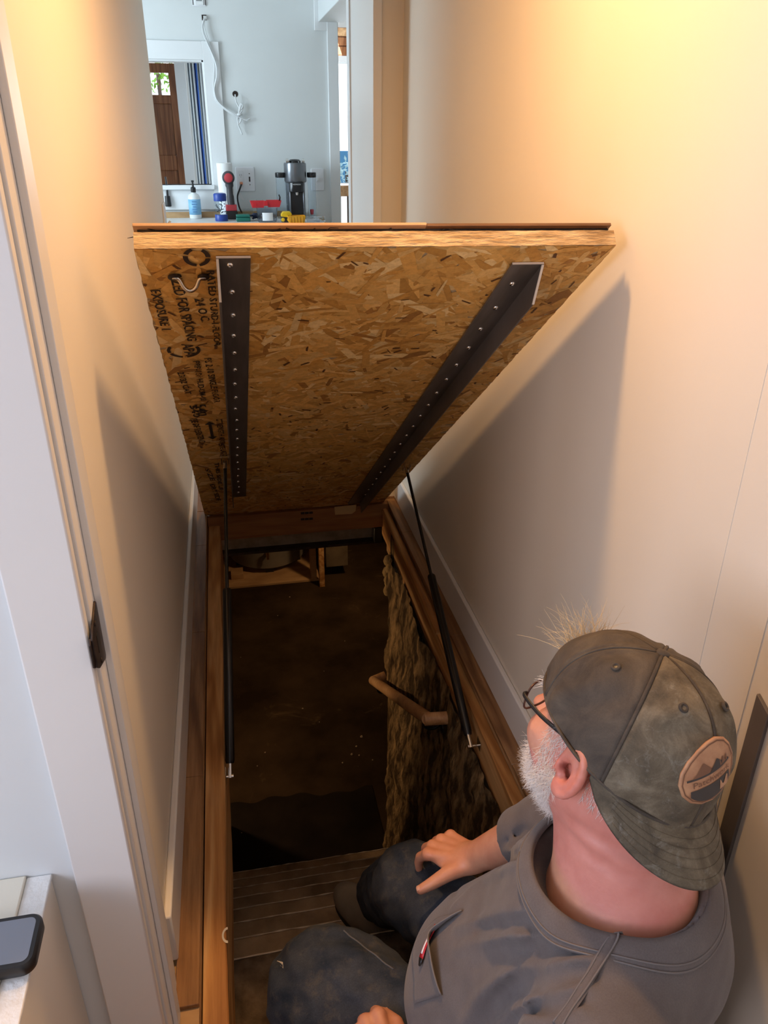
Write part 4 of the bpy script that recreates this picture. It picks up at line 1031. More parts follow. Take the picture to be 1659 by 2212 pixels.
# ================================================================== the seated man
def smin(a, b, k):
    h = np.clip(.5 + .5 * (b - a) / k, 0, 1); return b + (a - b) * h - k * h * (1 - h)
def smax(a, b, k): return -smin(-a, -b, k)
def capd(p, a, b, ra, rb=None):
    a = np.asarray(a, float); b = np.asarray(b, float); rb = ra if rb is None else rb
    d = b - a; t = np.clip(((p - a) @ d) / (d @ d + 1e-12), 0, 1)
    return np.linalg.norm(p - a - t[:, None] * d, axis=1) - (ra + (rb - ra) * t)
def elld(p, c, r, A=None):
    q = p - np.asarray(c, float)
    if A is not None: q = q @ A
    r = np.asarray(r, float); k0 = np.linalg.norm(q / r, axis=1); k1 = np.linalg.norm(q / (r * r), axis=1)
    return k0 * (k0 - 1) / np.maximum(k1, 1e-6)
def chain(p, pts, rs):
    d = None
    for i in range(len(pts) - 1):
        e = capd(p, pts[i], pts[i + 1], rs[i], rs[i + 1]); d = e if d is None else np.minimum(d, e)
    return d
def mesh_sdf(f, lo, hi, h):
    lo = np.array(lo, float); hi = np.array(hi, float); q = 4; H = h * q
    nc = np.ceil((hi - lo) / H).astype(int); n = nc * q + 1
    ci = np.stack(np.meshgrid(*[np.arange(k) for k in nc], indexing='ij'), -1).reshape(-1, 3)
    d = f(lo + (ci + .5) * H); keep = ci[np.abs(d) < H * 1.05 + .006]
    mask = np.zeros(n, bool)
    off = np.stack(np.meshgrid(*[np.arange(q + 1)] * 3, indexing='ij'), -1).reshape(-1, 3)
    for o in off: mask[tuple((keep * q + o).T)] = True
    idx = np.argwhere(mask); D = np.full(n, np.nan, np.float32); D[mask] = f(lo + idx * h)
    ins = D < 0
    corners = [(i, j, k) for i in (0, 1) for j in (0, 1) for k in (0, 1)]
    sl = lambda c: tuple(slice(c[a], n[a] - 1 + c[a]) for a in range(3))
    cnt = sum(ins[sl(c)].astype(np.int8) for c in corners); val = np.ones(n - 1, bool)
    for c in corners: val &= mask[sl(c)]
    act = val & (cnt > 0) & (cnt < 8); cells = np.argwhere(act); vid = np.full(n - 1, -1, np.int64); vid[act] = np.arange(len(cells))
    acc = np.zeros((len(cells), 3)); num = np.zeros(len(cells))
    for i, a in enumerate(corners):
        for b in corners[i + 1:]:
            if sum(abs(a[k] - b[k]) for k in range(3)) != 1: continue
            da = D[tuple((cells + a).T)].astype(float); db = D[tuple((cells + b).T)].astype(float); x = (da < 0) != (db < 0)
            t = np.where(x, da / np.where(x, da - db, 1), 0); P = cells + np.array(a) + t[:, None] * (np.array(b) - np.array(a))
            acc[x] += P[x]; num[x] += 1
    V = lo + acc / np.maximum(num, 1)[:, None] * h
    F = []
    for ax in range(3):
        u, v = (ax + 1) % 3, (ax + 2) % 3
        s0 = [slice(0, k) for k in n]; s1 = [slice(0, k) for k in n]; s0[ax] = slice(0, n[ax] - 1); s1[ax] = slice(1, n[ax])
        e = (ins[tuple(s0)] != ins[tuple(s1)]) & mask[tuple(s0)] & mask[tuple(s1)]
        E_ = np.argwhere(e); ok = (E_[:, u] > 0) & (E_[:, v] > 0) & (E_[:, u] < n[u] - 1) & (E_[:, v] < n[v] - 1); E_ = E_[ok]
        ids = []
        for du, dv in ((1, 1), (0, 1), (0, 0), (1, 0)):
            c = E_.copy(); c[:, u] -= du; c[:, v] -= dv; ids.append(vid[tuple(c.T)])
        Q = np.stack(ids, 1); good = (Q >= 0).all(1); flip = ins[tuple(E_.T)]
        Q[~flip] = Q[~flip][:, ::-1]; F.append(Q[good])
    F = np.concatenate(F)
    return V, F
def fast(name, V, F, mat, parent, smooth=True, cols=None, **kw):
    """numpy quads -> mesh object in the parent's frame"""
    Mi = np.array(wmat(parent).inverted()); V = V @ Mi[:3, :3].T + Mi[:3, 3]
    me = bpy.data.meshes.new(name); k = F.shape[1]
    me.vertices.add(len(V)); me.vertices.foreach_set('co', V.ravel()); me.loops.add(F.size); me.loops.foreach_set('vertex_index', F.ravel().astype(np.int32))
    me.polygons.add(len(F)); me.polygons.foreach_set('loop_start', (np.arange(len(F)) * k).astype(np.int32))
    me.update(calc_edges=True); me.validate()
    if smooth: me.shade_smooth()
    me.materials.append(mat)
    if cols is not None:
        a = me.color_attributes.new('Col', 'FLOAT_COLOR', 'POINT'); c = np.ones((len(V), 4)); c[:, :3] = cols; a.data.foreach_set('color', c.ravel())
    o = bpy.data.objects.new(name, me); COL.objects.link(o); o.parent = parent; WM[o.name] = wmat(parent)
    for a, b in kw.items(): o[a] = b
    return o
def relax(V, F, it=1, lam=.5):
    for _ in range(it):
        S_ = np.zeros_like(V); c = np.zeros(len(V))
        for a in range(4):
            for b in (1, 3):
                np.add.at(S_, F[:, a], V[F[:, (a + b) % 4]]); np.add.at(c, F[:, a], 1)
        V = V + lam * (S_ / np.maximum(c, 1)[:, None] - V)
    return V
# ---- head frame: x forward, y to his left, z up; origin between the ears
HO = V3(.420, .652, .868)
az, el, ro = math.radians(19.6), math.radians(.7), math.radians(14.3)
hf = V3(-math.sin(az) * math.cos(el), math.cos(az) * math.cos(el), math.sin(el))
hl = np.cross((0, 0, 1), hf); hl /= np.linalg.norm(hl); hu = np.cross(hf, hl)
hl, hu = hl * math.cos(ro) + hu * math.sin(ro), hu * math.cos(ro) - hl * math.sin(ro)
HB = np.stack([hf, hl, hu], 1)
def hw2(p): return HO + HB @ np.array(p, float)
# ---- skeleton
NB = V3(.437, .598, .705)                      # base of the neck
tf = V3(-.83, .55, 0); tf /= np.linalg.norm(tf); tl = V3(-tf[1], tf[0], 0); TA = np.stack([tf, tl, V3(0, 0, 1)], 1)
SL = NB + tl * .185 + V3(0, 0, -.075); SR = V3(.602, .800, .640)
EL, WL = V3(.195, .45, .33), V3(.152, .685, .215)
KRc, KLc = V3(.312, 1.165, .02), V3(.080, .932, .088)
HRc, HLc = V3(.49, .79, .10), V3(.37, .66, .10)
ARc, ALc = V3(.292, 1.385, -.36), V3(.10, 1.085, -.215)
WR = onz(1026, 1851, .225); ER = V3(.505, .925, .43)
man = thing('person', (.42, .72, 0), 'grey bearded man in backwards cap, grey T-shirt and jeans sitting by the open hatch', 'person')
# ---- hands
def hand(f_dir, n_dir, wrist, side, curl, spread, thumb, scale=1.0):
    """side=+1: thumb on +cross(n,f); returns list of chains (pts, radii)"""
    f = np.array(f_dir, float); f /= np.linalg.norm(f); n = np.array(n_dir, float); n -= f * (n @ f); n /= np.linalg.norm(n); t = np.cross(n, f) * side
    P = lambda a, b, c: wrist + (f * a + t * b + n * c) * scale
    out = []
    kn = [(.096, .034), (.100, .011), (.094, -.012), (.084, -.033)]
    ln = [(.042, .026, .020), (.046, .030, .022), (.042, .028, .021), (.034, .021, .018)]
    for i in range(4):
        a, b = kn[i]; c0 = P(a, b, .002); ang = 0; d0 = f * math.cos(spread[i]) + t * math.sin(spread[i]); pts = [P(.02, b * .55, 0), c0]; cur = c0
        for j in range(3):
            ang += curl[i][j]; d = d0 * math.cos(ang) - n * math.sin(ang); cur = cur + d * ln[i][j] * scale; pts.append(cur)
        r = np.array((.0135, .0118, .0105, .0096, .0080)) * scale * (1.0, 1.04, 1.0, .88)[i]
        out.append((pts, r))
    tp = [P(*q) for q in thumb]
    out.append((tp, np.array((.017, .0155, .0125, .0098)) * scale))
    palm = (P(.045, .004, -.008), np.stack([f, t, n], 1), np.array((.062, .043, .0165)) * scale)
    return out, palm, (f, t, n)
rh_f = V3(-.60, .70, -.30); rh_n = V3(-.18, .22, .96)
RHc, RHp, RHx = hand(rh_f, rh_n, WR, -1 if np.cross(rh_n, rh_f) @ V3(-1, -1, 0) < 0 else 1,
    [(.62, .40, .30), (.60, .45, .3), (.60, .5, .3), (.60, .5, .3)], (-.22, -.36, -.46, -.58), [(.008, .022, -.006), (.034, .054, -.010), (.055, .082, -.018), (.074, .100, -.026)], 1.0)
lh_f = V3(-.28, .90, -.14); lh_n = V3(-.25, .10, .95)
LHc, LHp, LHx = hand(lh_f, lh_n, WL, 1 if np.cross(lh_n, lh_f) @ V3(1, 0, 0) > 0 else -1,
    [(.75, 1.25, .7), (.85, 1.35, .7), (.9, 1.35, .7), (.9, 1.35, .7)], (.05, .0, -.05, -.1), [(.012, .024, -.008), (.045, .046, -.016), (.078, .054, -.016), (.104, .048, -.020)], 1.0)
def handd(p, H, Pm):
    d = elld(p, Pm[0], Pm[2], Pm[1])
    for i, (pts, r) in enumerate(H):
        d = smin(d, chain(p, pts, r), .006 if i < 4 else .012)
        if i < 4: d = smin(d, np.linalg.norm(p - pts[1], axis=1) - r[1] * 1.08, .006)
    return d
# ---- ear
def eard(q, s):
    q = q * V3(1, s, 1)
    eu = V3(-.22, 0, .975); eb = V3(-.975, .22, 0); eb = eb - eu * (eb @ eu); eb /= np.linalg.norm(eb); en = np.cross(eb, eu); en = en if en[1] > 0 else -en
    E0 = V3(-.012, .087, .002); A = np.stack([eb, eu, en], 1)
    d = elld(q, E0, (.0215, .037, .0055), A)
    ring = [E0 + eb * (.0195 * math.cos(a)) + eu * (.034 * math.sin(a) + .001) + en * .0035 for a in np.radians(np.linspace(205, -75, 15))]
    d = smin(d, chain(q, ring, [.0042] * 3 + [.0055] * 9 + [.0045] * 3), .004)
    d = smin(d, elld(q, E0 + eu * -.031 + eb * -.004, (.011, .012, .0065), A), .006)
    d = smin(d, elld(q, E0 + eb * -.016 + eu * -.006 + en * .002, (.006, .009, .006), A), .004)
    anti = [E0 + eb * (.0085 * math.cos(a)) + eu * (.019 * math.sin(a) - .002) + en * .003 for a in np.radians(np.linspace(110, -70, 9))]
    d = smin(d, chain(q, anti, [.0036] * 9), .004)
    d = smax(d, -elld(q, E0 + eb * -.0050 + eu * -.004 + en * .0060, (.0095, .0145, .0105), A), .003)
    d = smax(d, -elld(q, E0 + eb * -.0085 + eu * -.003 + en * .000, (.0042, .0062, .010), A), .002)
    return d
def headd(p):
    q = (p - HO) @ HB
    d = elld(q, (-.008, 0, .045), (.100, .078, .100))
    d = smin(d, elld(q, (.045, 0, -.022), (.060, .064, .078)), .03)
    d = smin(d, elld(q, (.010, 0, -.035), (.060, .073, .055)), .03)
    d = smin(d, elld(q, (.078, 0, -.088), (.024, .026, .020)), .025)
    for s in (1, -1):
        d = smin(d, elld(q, (.068, s * .042, -.012), (.028, .024, .022)), .02)
        d = smin(d, elld(q, (.083, s * .032, .045), (.016, .026, .010)), .015)
        d = smax(d, -elld(q, (.100, s * .034, .026), (.016, .017, .012)), .012)
        d = smin(d, capd(q, (.100, s * .002, -.050), (.088, s * .022, -.056), .008, .005), .006)
        d = smin(d, elld(q, (.108, s * .012, -.014), (.010, .008, .008)), .008)
    d = smin(d, chain(q, [(.098, 0, .032), (.110, 0, .008), (.121, 0, -.010), (.108, 0, -.020)], [.008, .010, .012, .008]), .010)
    d = smin(d, capd(q, (.100, 0, -.062), (.090, 0, -.066), .009, .007), .006)
    d = smax(d, -capd(q, (.110, -.02, -.0555), (.110, .02, -.0555), .0022), .003)
    for s in (1, -1): d = smin(d, eard(q, s), .005)
    return d
nk0, nk1 = hw2((-.022, 0, -.035)), NB + V3(.0, .0, .0)
def torso_core(p):
    d = elld(p, (.445, .650, .49), (.150, .185, .205), TA)
    d = smin(d, elld(p, (.398, .705, .29), (.200, .185, .185), TA), .10)
    d = smin(d, elld(p, (.44, .70, .13), (.165, .175, .12), TA), .08)
    d = smin(d, capd(p, SL, NB + V3(0, 0, -.075), .068, .095), .05); d = smin(d, capd(p, SR, NB + V3(0, 0, -.075), .068, .095), .05)
    return d
def skin(p):
    d = headd(p)
    nd = capd(p, nk0, nk1, .064, .072); nd = smin(nd, capd(p, hw2((.015, -.006, -.07)), NB + tf * .036 + V3(0, 0, -.01), .046, .052), .03)
    nd = smin(nd, capd(p, nk1, NB + V3(0, 0, -.10) + tl * .05, .072, .08), .04)
    roll = .0022 * np.sin(((p - HO) @ hu) * 210) * np.clip(1 - np.abs(((p - HO) @ hu) + .075) / .05, 0, 1) * np.clip(-((p - HO) @ hf) / .04 + .3, 0, 1)
    d = smin(d, nd - roll, .022)
    d = smin(d, torso_core(p) + .016, .04)
    d = smin(d, chain(p, [SR, ER], [.052, .045]), .03); d = smin(d, chain(p, [SL, EL], [.052, .045]), .03)
    for E_, W_, H_, P_ in ((ER, WR, RHc, RHp), (EL, WL, LHc, LHp)):
        m_ = E_ + (W_ - E_) * .35
        a = smin(chain(p, [E_, m_, W_], [.043, .045, .029]), elld(p, W_ + (P_[0] - W_) * .2, (.032, .028, .020), P_[1]), .02)
        a = smin(a, handd(p, H_, P_), .012); d = smin(d, a, .012)
    return d
V, F = mesh_sdf(skin, (.02, .36, .04), (.66, 1.22, 1.06), .0034)
V = relax(V, F, 1, .4)
q = (V - HO) @ HB
c = np.tile(V3(.62, .30, .185), (len(V), 1))
def blend(mask, col): global c; m = np.clip(mask, 0, 1)[:, None]; c = c * (1 - m) + np.array(col) * m
neckm = np.clip((V[:, 2] - .722 + (V - NB) @ tl * .10) / .02, 0, 1) * np.clip((.05 - q[:, 2]) / .05, 0, 1)
blend(neckm * .95, (.66, .265, .215))
blend(np.clip(1 - np.abs(q[:, 1] - .085) / .030, 0, 1) * np.clip(1 - np.abs(q[:, 2]) / .06, 0, 1) * (np.abs(q[:, 0] + .01) < .05), (.60, .20, .145))
blend(np.clip(1 - np.linalg.norm((q - V3(.0, .088, .0)) / V3(.006, .010, .009), axis=1), 0, 1) * 1.6, (.22, .05, .04))  # shade inside the ear canal, painted into the vertex colour
blend((q[:, 2] > -.03) * np.clip((q[:, 0] - .02) / .03, 0, 1) * (V[:, 2] > .8), (.66, .32, .215))
M['skin'] = newmat('skin', (.6, .3, .2), .45); g = G(M['skin']); at = g.add('ShaderNodeVertexColor'); at.layer_name = 'Col'
v = g.coords((1, 1, 1)); n1 = g.noise(v, 22, 4, .6); n2 = g.noise(v, 160, 5, .7)
g.base(g.mix(.55, at.outputs['Color'], g.ramp(n1, [(.32, (.80, .58, .55)), (.66, (1.04, 1.02, 1.0))]), 'MULTIPLY'))
g.bump(n2, .22, .0015)
g.b.inputs['Subsurface Weight'].default_value = .12; g.b.inputs['Subsurface Radius'].default_value = (.012, .004, .002); g.b.inputs['Subsurface Scale'].default_value = 1.0
body = fast('body', V, F, M['skin'], man, cols=c)
# eyes and nails
for s in (1, -1):
    MB().lathe([(.0115 * math.cos(a), .0115 * math.sin(a)) for a in np.linspace(-1.57, 1.57, 9)], hw2((.079, s * .034, .026)), 14, hf).build('eye', flat('eye_white', (.75, .72, .70), .2), body, smooth=True)
    MB().lathe([(.005, 0), (.005, .0006), (.0001, .0008)], hw2((.0902, s * .034, .026)), 12, hf).build('iris', flat('iris', (.05, .08, .10), .1), body, smooth=True)
NAIL = flat('nail', (.66, .36, .26), .3)
def nail(H_, ax, i, w0=.0065):
    pts, r = H_[i]; d = pts[-1] - pts[-2]; d /= np.linalg.norm(d); n = ax[2] - d * (ax[2] @ d)
    if i == 4: n = n + ax[1] * .25; n -= d * (n @ d)
    n /= np.linalg.norm(n); t = np.cross(d, n); m = MB()
    rows = []
    for a in np.linspace(-.002, .0065, 5):
        for b in np.linspace(-1, 1, 7):
            rows.append(pts[-1] + d * a + n * (r[-1] * (1.02 - .18 * b * b) - .0002 - (.0015 if a > .005 else 0)) + t * (w0 * b * (.9 if -.002 < a < .006 else .72)))
    m.v = [tuple(x) for x in rows]; m.f = [[j * 7 + k, j * 7 + k + 1, j * 7 + k + 8, j * 7 + k + 7] for j in range(4) for k in range(6)]
    m.build('nail', NAIL, body, smooth=True)
for i in range(5): nail(RHc, RHx, i)
nail(LHc, LHx, 4)
# ---- shirt
NH = None
def shirt0(p):
    d = elld(p, (.445, .650, .49), (.158, .198, .215), TA)
    d = smin(d, elld(p, (.398, .705, .29), (.215, .195, .20), TA), .11)
    d = smin(d, elld(p, (.475, .685, .16), (.190, .195, .16), TA), .09)
    d = smin(d, capd(p, SL, NB + V3(0, 0, -.075), .078, .105), .06); d = smin(d, capd(p, SR, NB + V3(0, 0, -.075), .076, .118), .08)
    d = smin(d, capd(p, NB + V3(0, 0, -.03), NB + V3(0, 0, -.08), .090, .12), .04)
    dR = (ER - SR) / np.linalg.norm(ER - SR); dL = (EL - SL) / np.linalg.norm(EL - SL)
    fR = (WR - ER) / np.linalg.norm(WR - ER); cR = ER + (WR - ER) * .42
    sr = smax(chain(p, [SR, ER, cR + fR * .02], [.074, .066, .056]), (p - cR) @ fR, .008); sl_ = smax(chain(p, [SL, EL], [.076, .078]), (p - (SL + dL * .22)) @ dL, .008)
    d = smin(d, sr, .045); d = smin(d, sl_, .045)
    return d
def trace(px, f, t0=.45, t1=2.0):
    d = ray(*px); L = np.linalg.norm(d); t = t0
    for _ in range(160):
        p = CAM + d * t; s_ = float(f(p[None])[0])
        if s_ < .0006: return p
        t += max(s_, .0008) * .8 / L
        if t > t1: break
    return p
def path(pxs, f, n=5): return [np.array(x) for x in catmull([trace(p, f) for p in pxs], n)]
FOLD = [  # (pixels, radius, blend, sign)
    ([(1335, 1968), (1240, 1978), (1140, 1972), (1050, 1985), (985, 2005)], .0085, .020, 1),
    ([(1330, 2010), (1220, 2016), (1110, 2022), (1030, 2035), (985, 2052)], .0080, .018, 1),
    ([(1300, 2072), (1200, 2080), (1110, 2105), (1040, 2150), (1000, 2212)], .0110, .022, 1),
    ([(1270, 2130), (1180, 2150), (1110, 2180), (1060, 2225)], .0100, .020, 1),
    ([(1260, 2180), (1190, 2190), (1130, 2215)], .0080, .018, 1),
    ([(1160, 1850), (1110, 1870), (1050, 1900), (980, 1960)], .0080, .018, 1),
    ([(1180, 1800), (1130, 1825), (1075, 1855), (1020, 1890)], .0075, .016, 1),
    ([(1300, 1992), (1200, 1996), (1100, 1994), (1030, 2004)], .0105, .016, -1),
    ([(1290, 2046), (1190, 2050), (1090, 2062), (1020, 2090)], .0130, .018, -1),
    ([(1270, 2098), (1170, 2112), (1090, 2150), (1035, 2220)], .0170, .020, -1),
    ([(1250, 2160), (1180, 2172), (1110, 2205)], .0120, .018, -1),
    ([(1180, 1822), (1110, 1850), (1040, 1888), (985, 1932)], .0100, .014, -1),
    ([(1190, 1775), (1130, 1795), (1080, 1830)], .0090, .014, -1),
]
folds = [(path(P, shirt0, 3), r, k, s_) for P, r, k, s_ in FOLD]
collar_px = [(1178, 1800), (1190, 1842), (1192, 1868), (1212, 1900), (1255, 1926), (1320, 1940), (1400, 1942), (1470, 1934), (1530, 1912)]
stitch_px = [(1160, 1815), (1158, 1850), (1163, 1885), (1190, 1925), (1240, 1954), (1320, 1974), (1400, 1978), (1475, 1968), (1540, 1940), (1565, 1905)]
seam_px = [(1343, 1990), (1330, 2020), (1300, 2075), (1265, 2130), (1230, 2180), (1205, 2222)]
stitch_w = path(stitch_px, shirt0, 4); seam_w = path(seam_px, shirt0, 4); coll_w = path(collar_px, shirt0, 4)
nkA = NB + V3(0, 0, -.03); nkX = (hw2((-.02, 0, -.06)) - NB); nkX /= np.linalg.norm(nkX)
def shirt(p):
    d = shirt0(p)
    for P, r, k, s_ in folds:
        e = chain(p, P, list(np.linspace(r * .5, r, len(P) // 2)) + list(np.linspace(r, r * .3, len(P) - len(P) // 2)))
        d = smin(d, e + r * .55, k) if s_ > 0 else smax(d, -(e + r * .35), k)
    w_ = .0008 * np.sin(p @ V3(38, 21, 60) + 2 * np.sin(p @ V3(20, -31, 8))) + .0004 * np.sin(p @ V3(-70, 80, 90) + 1.5 * np.sin(p @ V3(50, 22, -40)))
    d = d + w_
    d = smin(d, chain(p, seam_w, [.0075] * len(seam_w)) + .0048, .004)
    # neck hole
    qn = p - nkA; al = qn @ nkX; rad = np.linalg.norm(qn - al[:, None] * nkX, axis=1)
    hole = elld(p, NC + V3(0, 0, .03), (.112, .102, .085), TA)
    d = smax(d, -hole, .006)
    return smax(d, .055 - p[:, 2], .01)
NC = NB + tf * .024 + V3(0, 0, .006)
def shirt_body(p):
    d = shirt0(p)
    return smin(d, elld(p, NC + V3(0, 0, -.03), (.105, .097, .05), TA), .03)
V, F = mesh_sdf(shirt, (.14, .24, .04), (.715, 1.08, .80), .0048)
V = relax(V, F, 2, .5)
M['shirt'] = newmat('grey_jersey', (.13, .112, .108), .9); g = G(M['shirt']); v = g.coords((1, 1, 1))
n1 = g.noise(v, 500, 3, .8); n2 = g.noise(v, 14, 4, .6)
g.base(g.mix(.8, g.ramp(n2, [(.3, (.120, .100, .096)), (.7, (.155, .132, .126))]), g.ramp(n1, [(.3, (.72, .72, .72)), (.7, (1, 1, 1))]), 'MULTIPLY'))
g.bump(n1, .35, .0008); g.b.inputs['Sheen Weight'].default_value = .15; g.b.inputs['Specular IOR Level'].default_value = .2
shirt_o = fast('shirt', V, F, M['shirt'], man)
M['thread'] = flat('grey_thread', (.155, .135, .128), .9)
def on_surf(pts, f, off):
    P = np.array(pts); 
    for _ in range(3):
        d = f(P); e = 1e-4; gr = np.stack([(f(P + e * V3(*[(i == k) for k in range(3)])) - d) / e for i in range(3)], 1); gr /= np.linalg.norm(gr, axis=1)[:, None] + 1e-9
        P = P - gr * (d - off)[:, None]
    return P, gr
def smooth_path(P, it=6):
    P = np.array(P, float)
    for _ in range(it): P[1:-1] = (P[:-2] + 2 * P[1:-1] + P[2:]) / 4
    return P
# ribbed collar: a ring of knit between the neck hole and the stitch line
def neck_ring(al, off, n=96):
    out = []
    for a in np.linspace(0, 2 * math.pi, n + 1)[:-1]:
        d = tf * math.cos(a) + tl * math.sin(a)
        out.append(NB + V3(0, 0, .02) + tf * .02 + d * al)
    P, gr = on_surf(out, shirt_body, off); return P
rows = []
for t_ in np.linspace(0, 1, 7):
    R_ = []
    for a in np.linspace(0, 2 * math.pi, 97)[:-1]:
        d = tf * math.cos(a) * .107 + tl * math.sin(a) * .098; R_.append(NC + d * (1 + .21 * t_) + V3(0, 0, .012 - .030 * t_))
    P, gr = on_surf(R_, shirt_body, .0030 + .0022 * math.sin(math.pi * t_)); rows.append(smooth_path(np.concatenate([P[-3:], P, P[:3]]), 8)[3:-3])
inner = rows[0] + (NC - rows[0]) * .03 + V3(0, 0, -.006); rows = [inner] + rows + [rows[-1] + V3(0, 0, -.003)]
Rr = np.array(rows); K_ = len(rows)
col_o = fast('collar', Rr.reshape(-1, 3), np.array([(j * 96 + i, j * 96 + (i + 1) % 96, (j + 1) * 96 + (i + 1) % 96, (j + 1) * 96 + i) for j in range(K_ - 1) for i in range(96)]), M['shirt'], shirt_o)
for rr_, o_ in ((rows[-2], .0002), (rows[-2] + (rows[-3] - rows[-2]) * 1.2, .0006)):
    L_ = list(rr_) + [rr_[0]]; MB().tube([q + V3(0, 0, .0006) for q in L_], .0012, 6).build('collar_stitch', M['thread'], col_o, smooth=True)
seam_rows = []
for off in (-.0085, -.0055, .0055, .0085):
    P = smooth_path(on_surf(seam_w, shirt, 0)[0], 6); tg_ = np.gradient(P, axis=0); s1, g1 = on_surf(P, shirt, 0); sd = np.cross(tg_, g1); sd /= np.linalg.norm(sd, axis=1)[:, None]
    s2 = smooth_path(on_surf(P + sd * off, shirt, .0012 if abs(off) < .007 else .0002)[0], 6); seam_rows.append(s2)
    if abs(off) < .007: MB().tube(list(s2), .0012, 6).build('seam_stitch', M['thread'], shirt_o, smooth=True)
sr_ = np.array(seam_rows); n_ = sr_.shape[1]
mk('shoulder_seam', sr_.reshape(-1, 3), [(j * n_ + i, j * n_ + i + 1, (j + 1) * n_ + i + 1, (j + 1) * n_ + i) for j in range(3) for i in range(n_ - 1)], M['shirt'], shirt_o, smooth=True)
# chest pocket: a patch of cloth lying on the shirt, its mouth standing a little open
pk = [(1000, 1968), (968, 1998), (942, 2025), (946, 2065), (952, 2110), (956, 2150), (935, 2185), (922, 2215)]
mouth = path(pk[:6], shirt, 5); m = MB(); n = len(mouth); inner = V3(-.02, .035, -.055)
rows = []; K = 8
Pm, Gm = on_surf(mouth, shirt, .001)
for j in range(K + 1):
    t_ = j / K; Q = np.array(mouth) + (tf * .2 + V3(-.15, .35, -.9)) * (.075 * t_)
    Q, Gq = on_surf(Q, shirt, .0022); lift = (.013 * (1 - t_) ** 6) * np.sin(np.linspace(0, math.pi, n)) ** .7
    rows.append(Q + Gq * lift[:, None])
R_ = np.array(rows).reshape(-1, 3)
Fp = [(j * n + k, j * n + k + 1, (j + 1) * n + k + 1, (j + 1) * n + k) for j in range(K) for k in range(n - 1)]
po_ = mk('pocket', R_, Fp, M['shirt'], shirt_o, smooth=True); sm = po_.modifiers.new('t', 'SOLIDIFY'); sm.thickness = .0016; sm.offset = 1
MB().tube(list(rows[0]), .0014, 6).build('pocket_hem', M['thread'], po_, smooth=True)
# red woven label sewn to the pocket front
a = trace((949, 2003), shirt); b = trace((914, 2088), shirt)
Lq = smooth_path(on_surf([a + (b - a) * t_ for t_ in np.linspace(0, 1, 12)], shirt, .0062)[0], 4); _, Gl = on_surf(Lq, shirt, .0062)
td = np.gradient(Lq, axis=0); sdl = np.cross(td, Gl); sdl /= np.linalg.norm(sdl, axis=1)[:, None]
def tabpiece(nm, i0, i1, wa, wb, off, mat, par):
    ks = list(range(i0, i1 + 1)); vv_ = []
    for j, k in enumerate(ks):
        w0 = wa + (wb - wa) * j / max(1, len(ks) - 1)
        vv_ += [Lq[k] + Gl[k] * off - sdl[k] * w0, Lq[k] + Gl[k] * off + sdl[k] * w0]
    o = mk(nm, vv_, [(2 * j, 2 * j + 1, 2 * j + 3, 2 * j + 2) for j in range(len(ks) - 1)], mat, par, smooth=True)
    sm_ = o.modifiers.new('t', 'SOLIDIFY'); sm_.thickness = .0012; sm_.offset = 1; return o
RP = flat('label_red', (.48, .015, .02), .35)
tab = tabpiece('woven_label', 0, 9, .0058, .0062, 0, RP, po_); tab['label'] = 'red woven label with white script'
tabpiece('label_end', 9, 11, .0060, .0020, 0, M['black'], po_)
tabpiece('white_script', 1, 8, .0016, .0022, .0014, flat('label_white', (.85, .74, .72), .5), po_)
# ---- jeans
def jeans(p):
    kz = .0
    d = chain(p, [HRc, KRc], [.105, .090]); d = smin(d, chain(p, [KRc, ARc + V3(0, -.01, .09)], [.092, .080]), .02)
    dl_ = chain(p, [HLc, KLc + (HLc - KLc) * .25], [.112, .104]); dl_ = smin(dl_, elld(p, KLc + V3(.005, -.01, 0), (.118, .116, .106)), .05); dl_ = smin(dl_, chain(p, [KLc, ALc + V3(0, 0, .06)], [.092, .078]), .02)
    d = np.minimum(d, dl_); d = smin(d, elld(p, (.44, .715, .09), (.16, .18, .10), TA), .05)
    w_ = .0030 * np.sin(p @ V3(30, -22, 66) + 2.2 * np.sin(p @ V3(24, 31, 12))) + .0016 * np.sin(p @ V3(75, 92, 60) + 2 * np.sin(p @ V3(-40, 52, 30)))
    d = d + w_
    cutR = (p - (ARc + V3(0, 0, .07))) @ V3(.05, .35, -.93); d = np.where((p[:, 1] > 1.15) & (p[:, 0] > .19), np.maximum(d, cutR), d)
    return smax(d, .004 - p[:, 2] - 10 * np.clip(p[:, 1] - .86, 0, 1), .004)
V, F = mesh_sdf(jeans, (-.07, .52, -.46), (.66, 1.50, .22), .0060)
V = relax(V, F, 1, .5)
M['denim'] = newmat('worn_denim', (.02, .03, .05), .9); g = G(M['denim']); v = g.coords((1, 1, 1))
n1 = g.noise(v, 420, 3, .8); n2 = g.noise(v, 9, 5, .6); n3 = g.noise(v, 34, 6, .7)
a_ = g.ramp(n2, [(.35, (.024, .034, .055)), (.62, (.066, .076, .096))]); b_ = g.mix(g.ramp(n3, [(.52, (0, 0, 0)), (.78, (.55, .55, .55))]), a_, (.17, .14, .105))
g.base(g.mix(.8, b_, g.ramp(n1, [(.3, (.6, .6, .6)), (.7, (1, 1, 1))]), 'MULTIPLY')); g.bump(n1, .4, .001); g.b.inputs['Specular IOR Level'].default_value = .15
jn = fast('jeans', V, F, M['denim'], man)
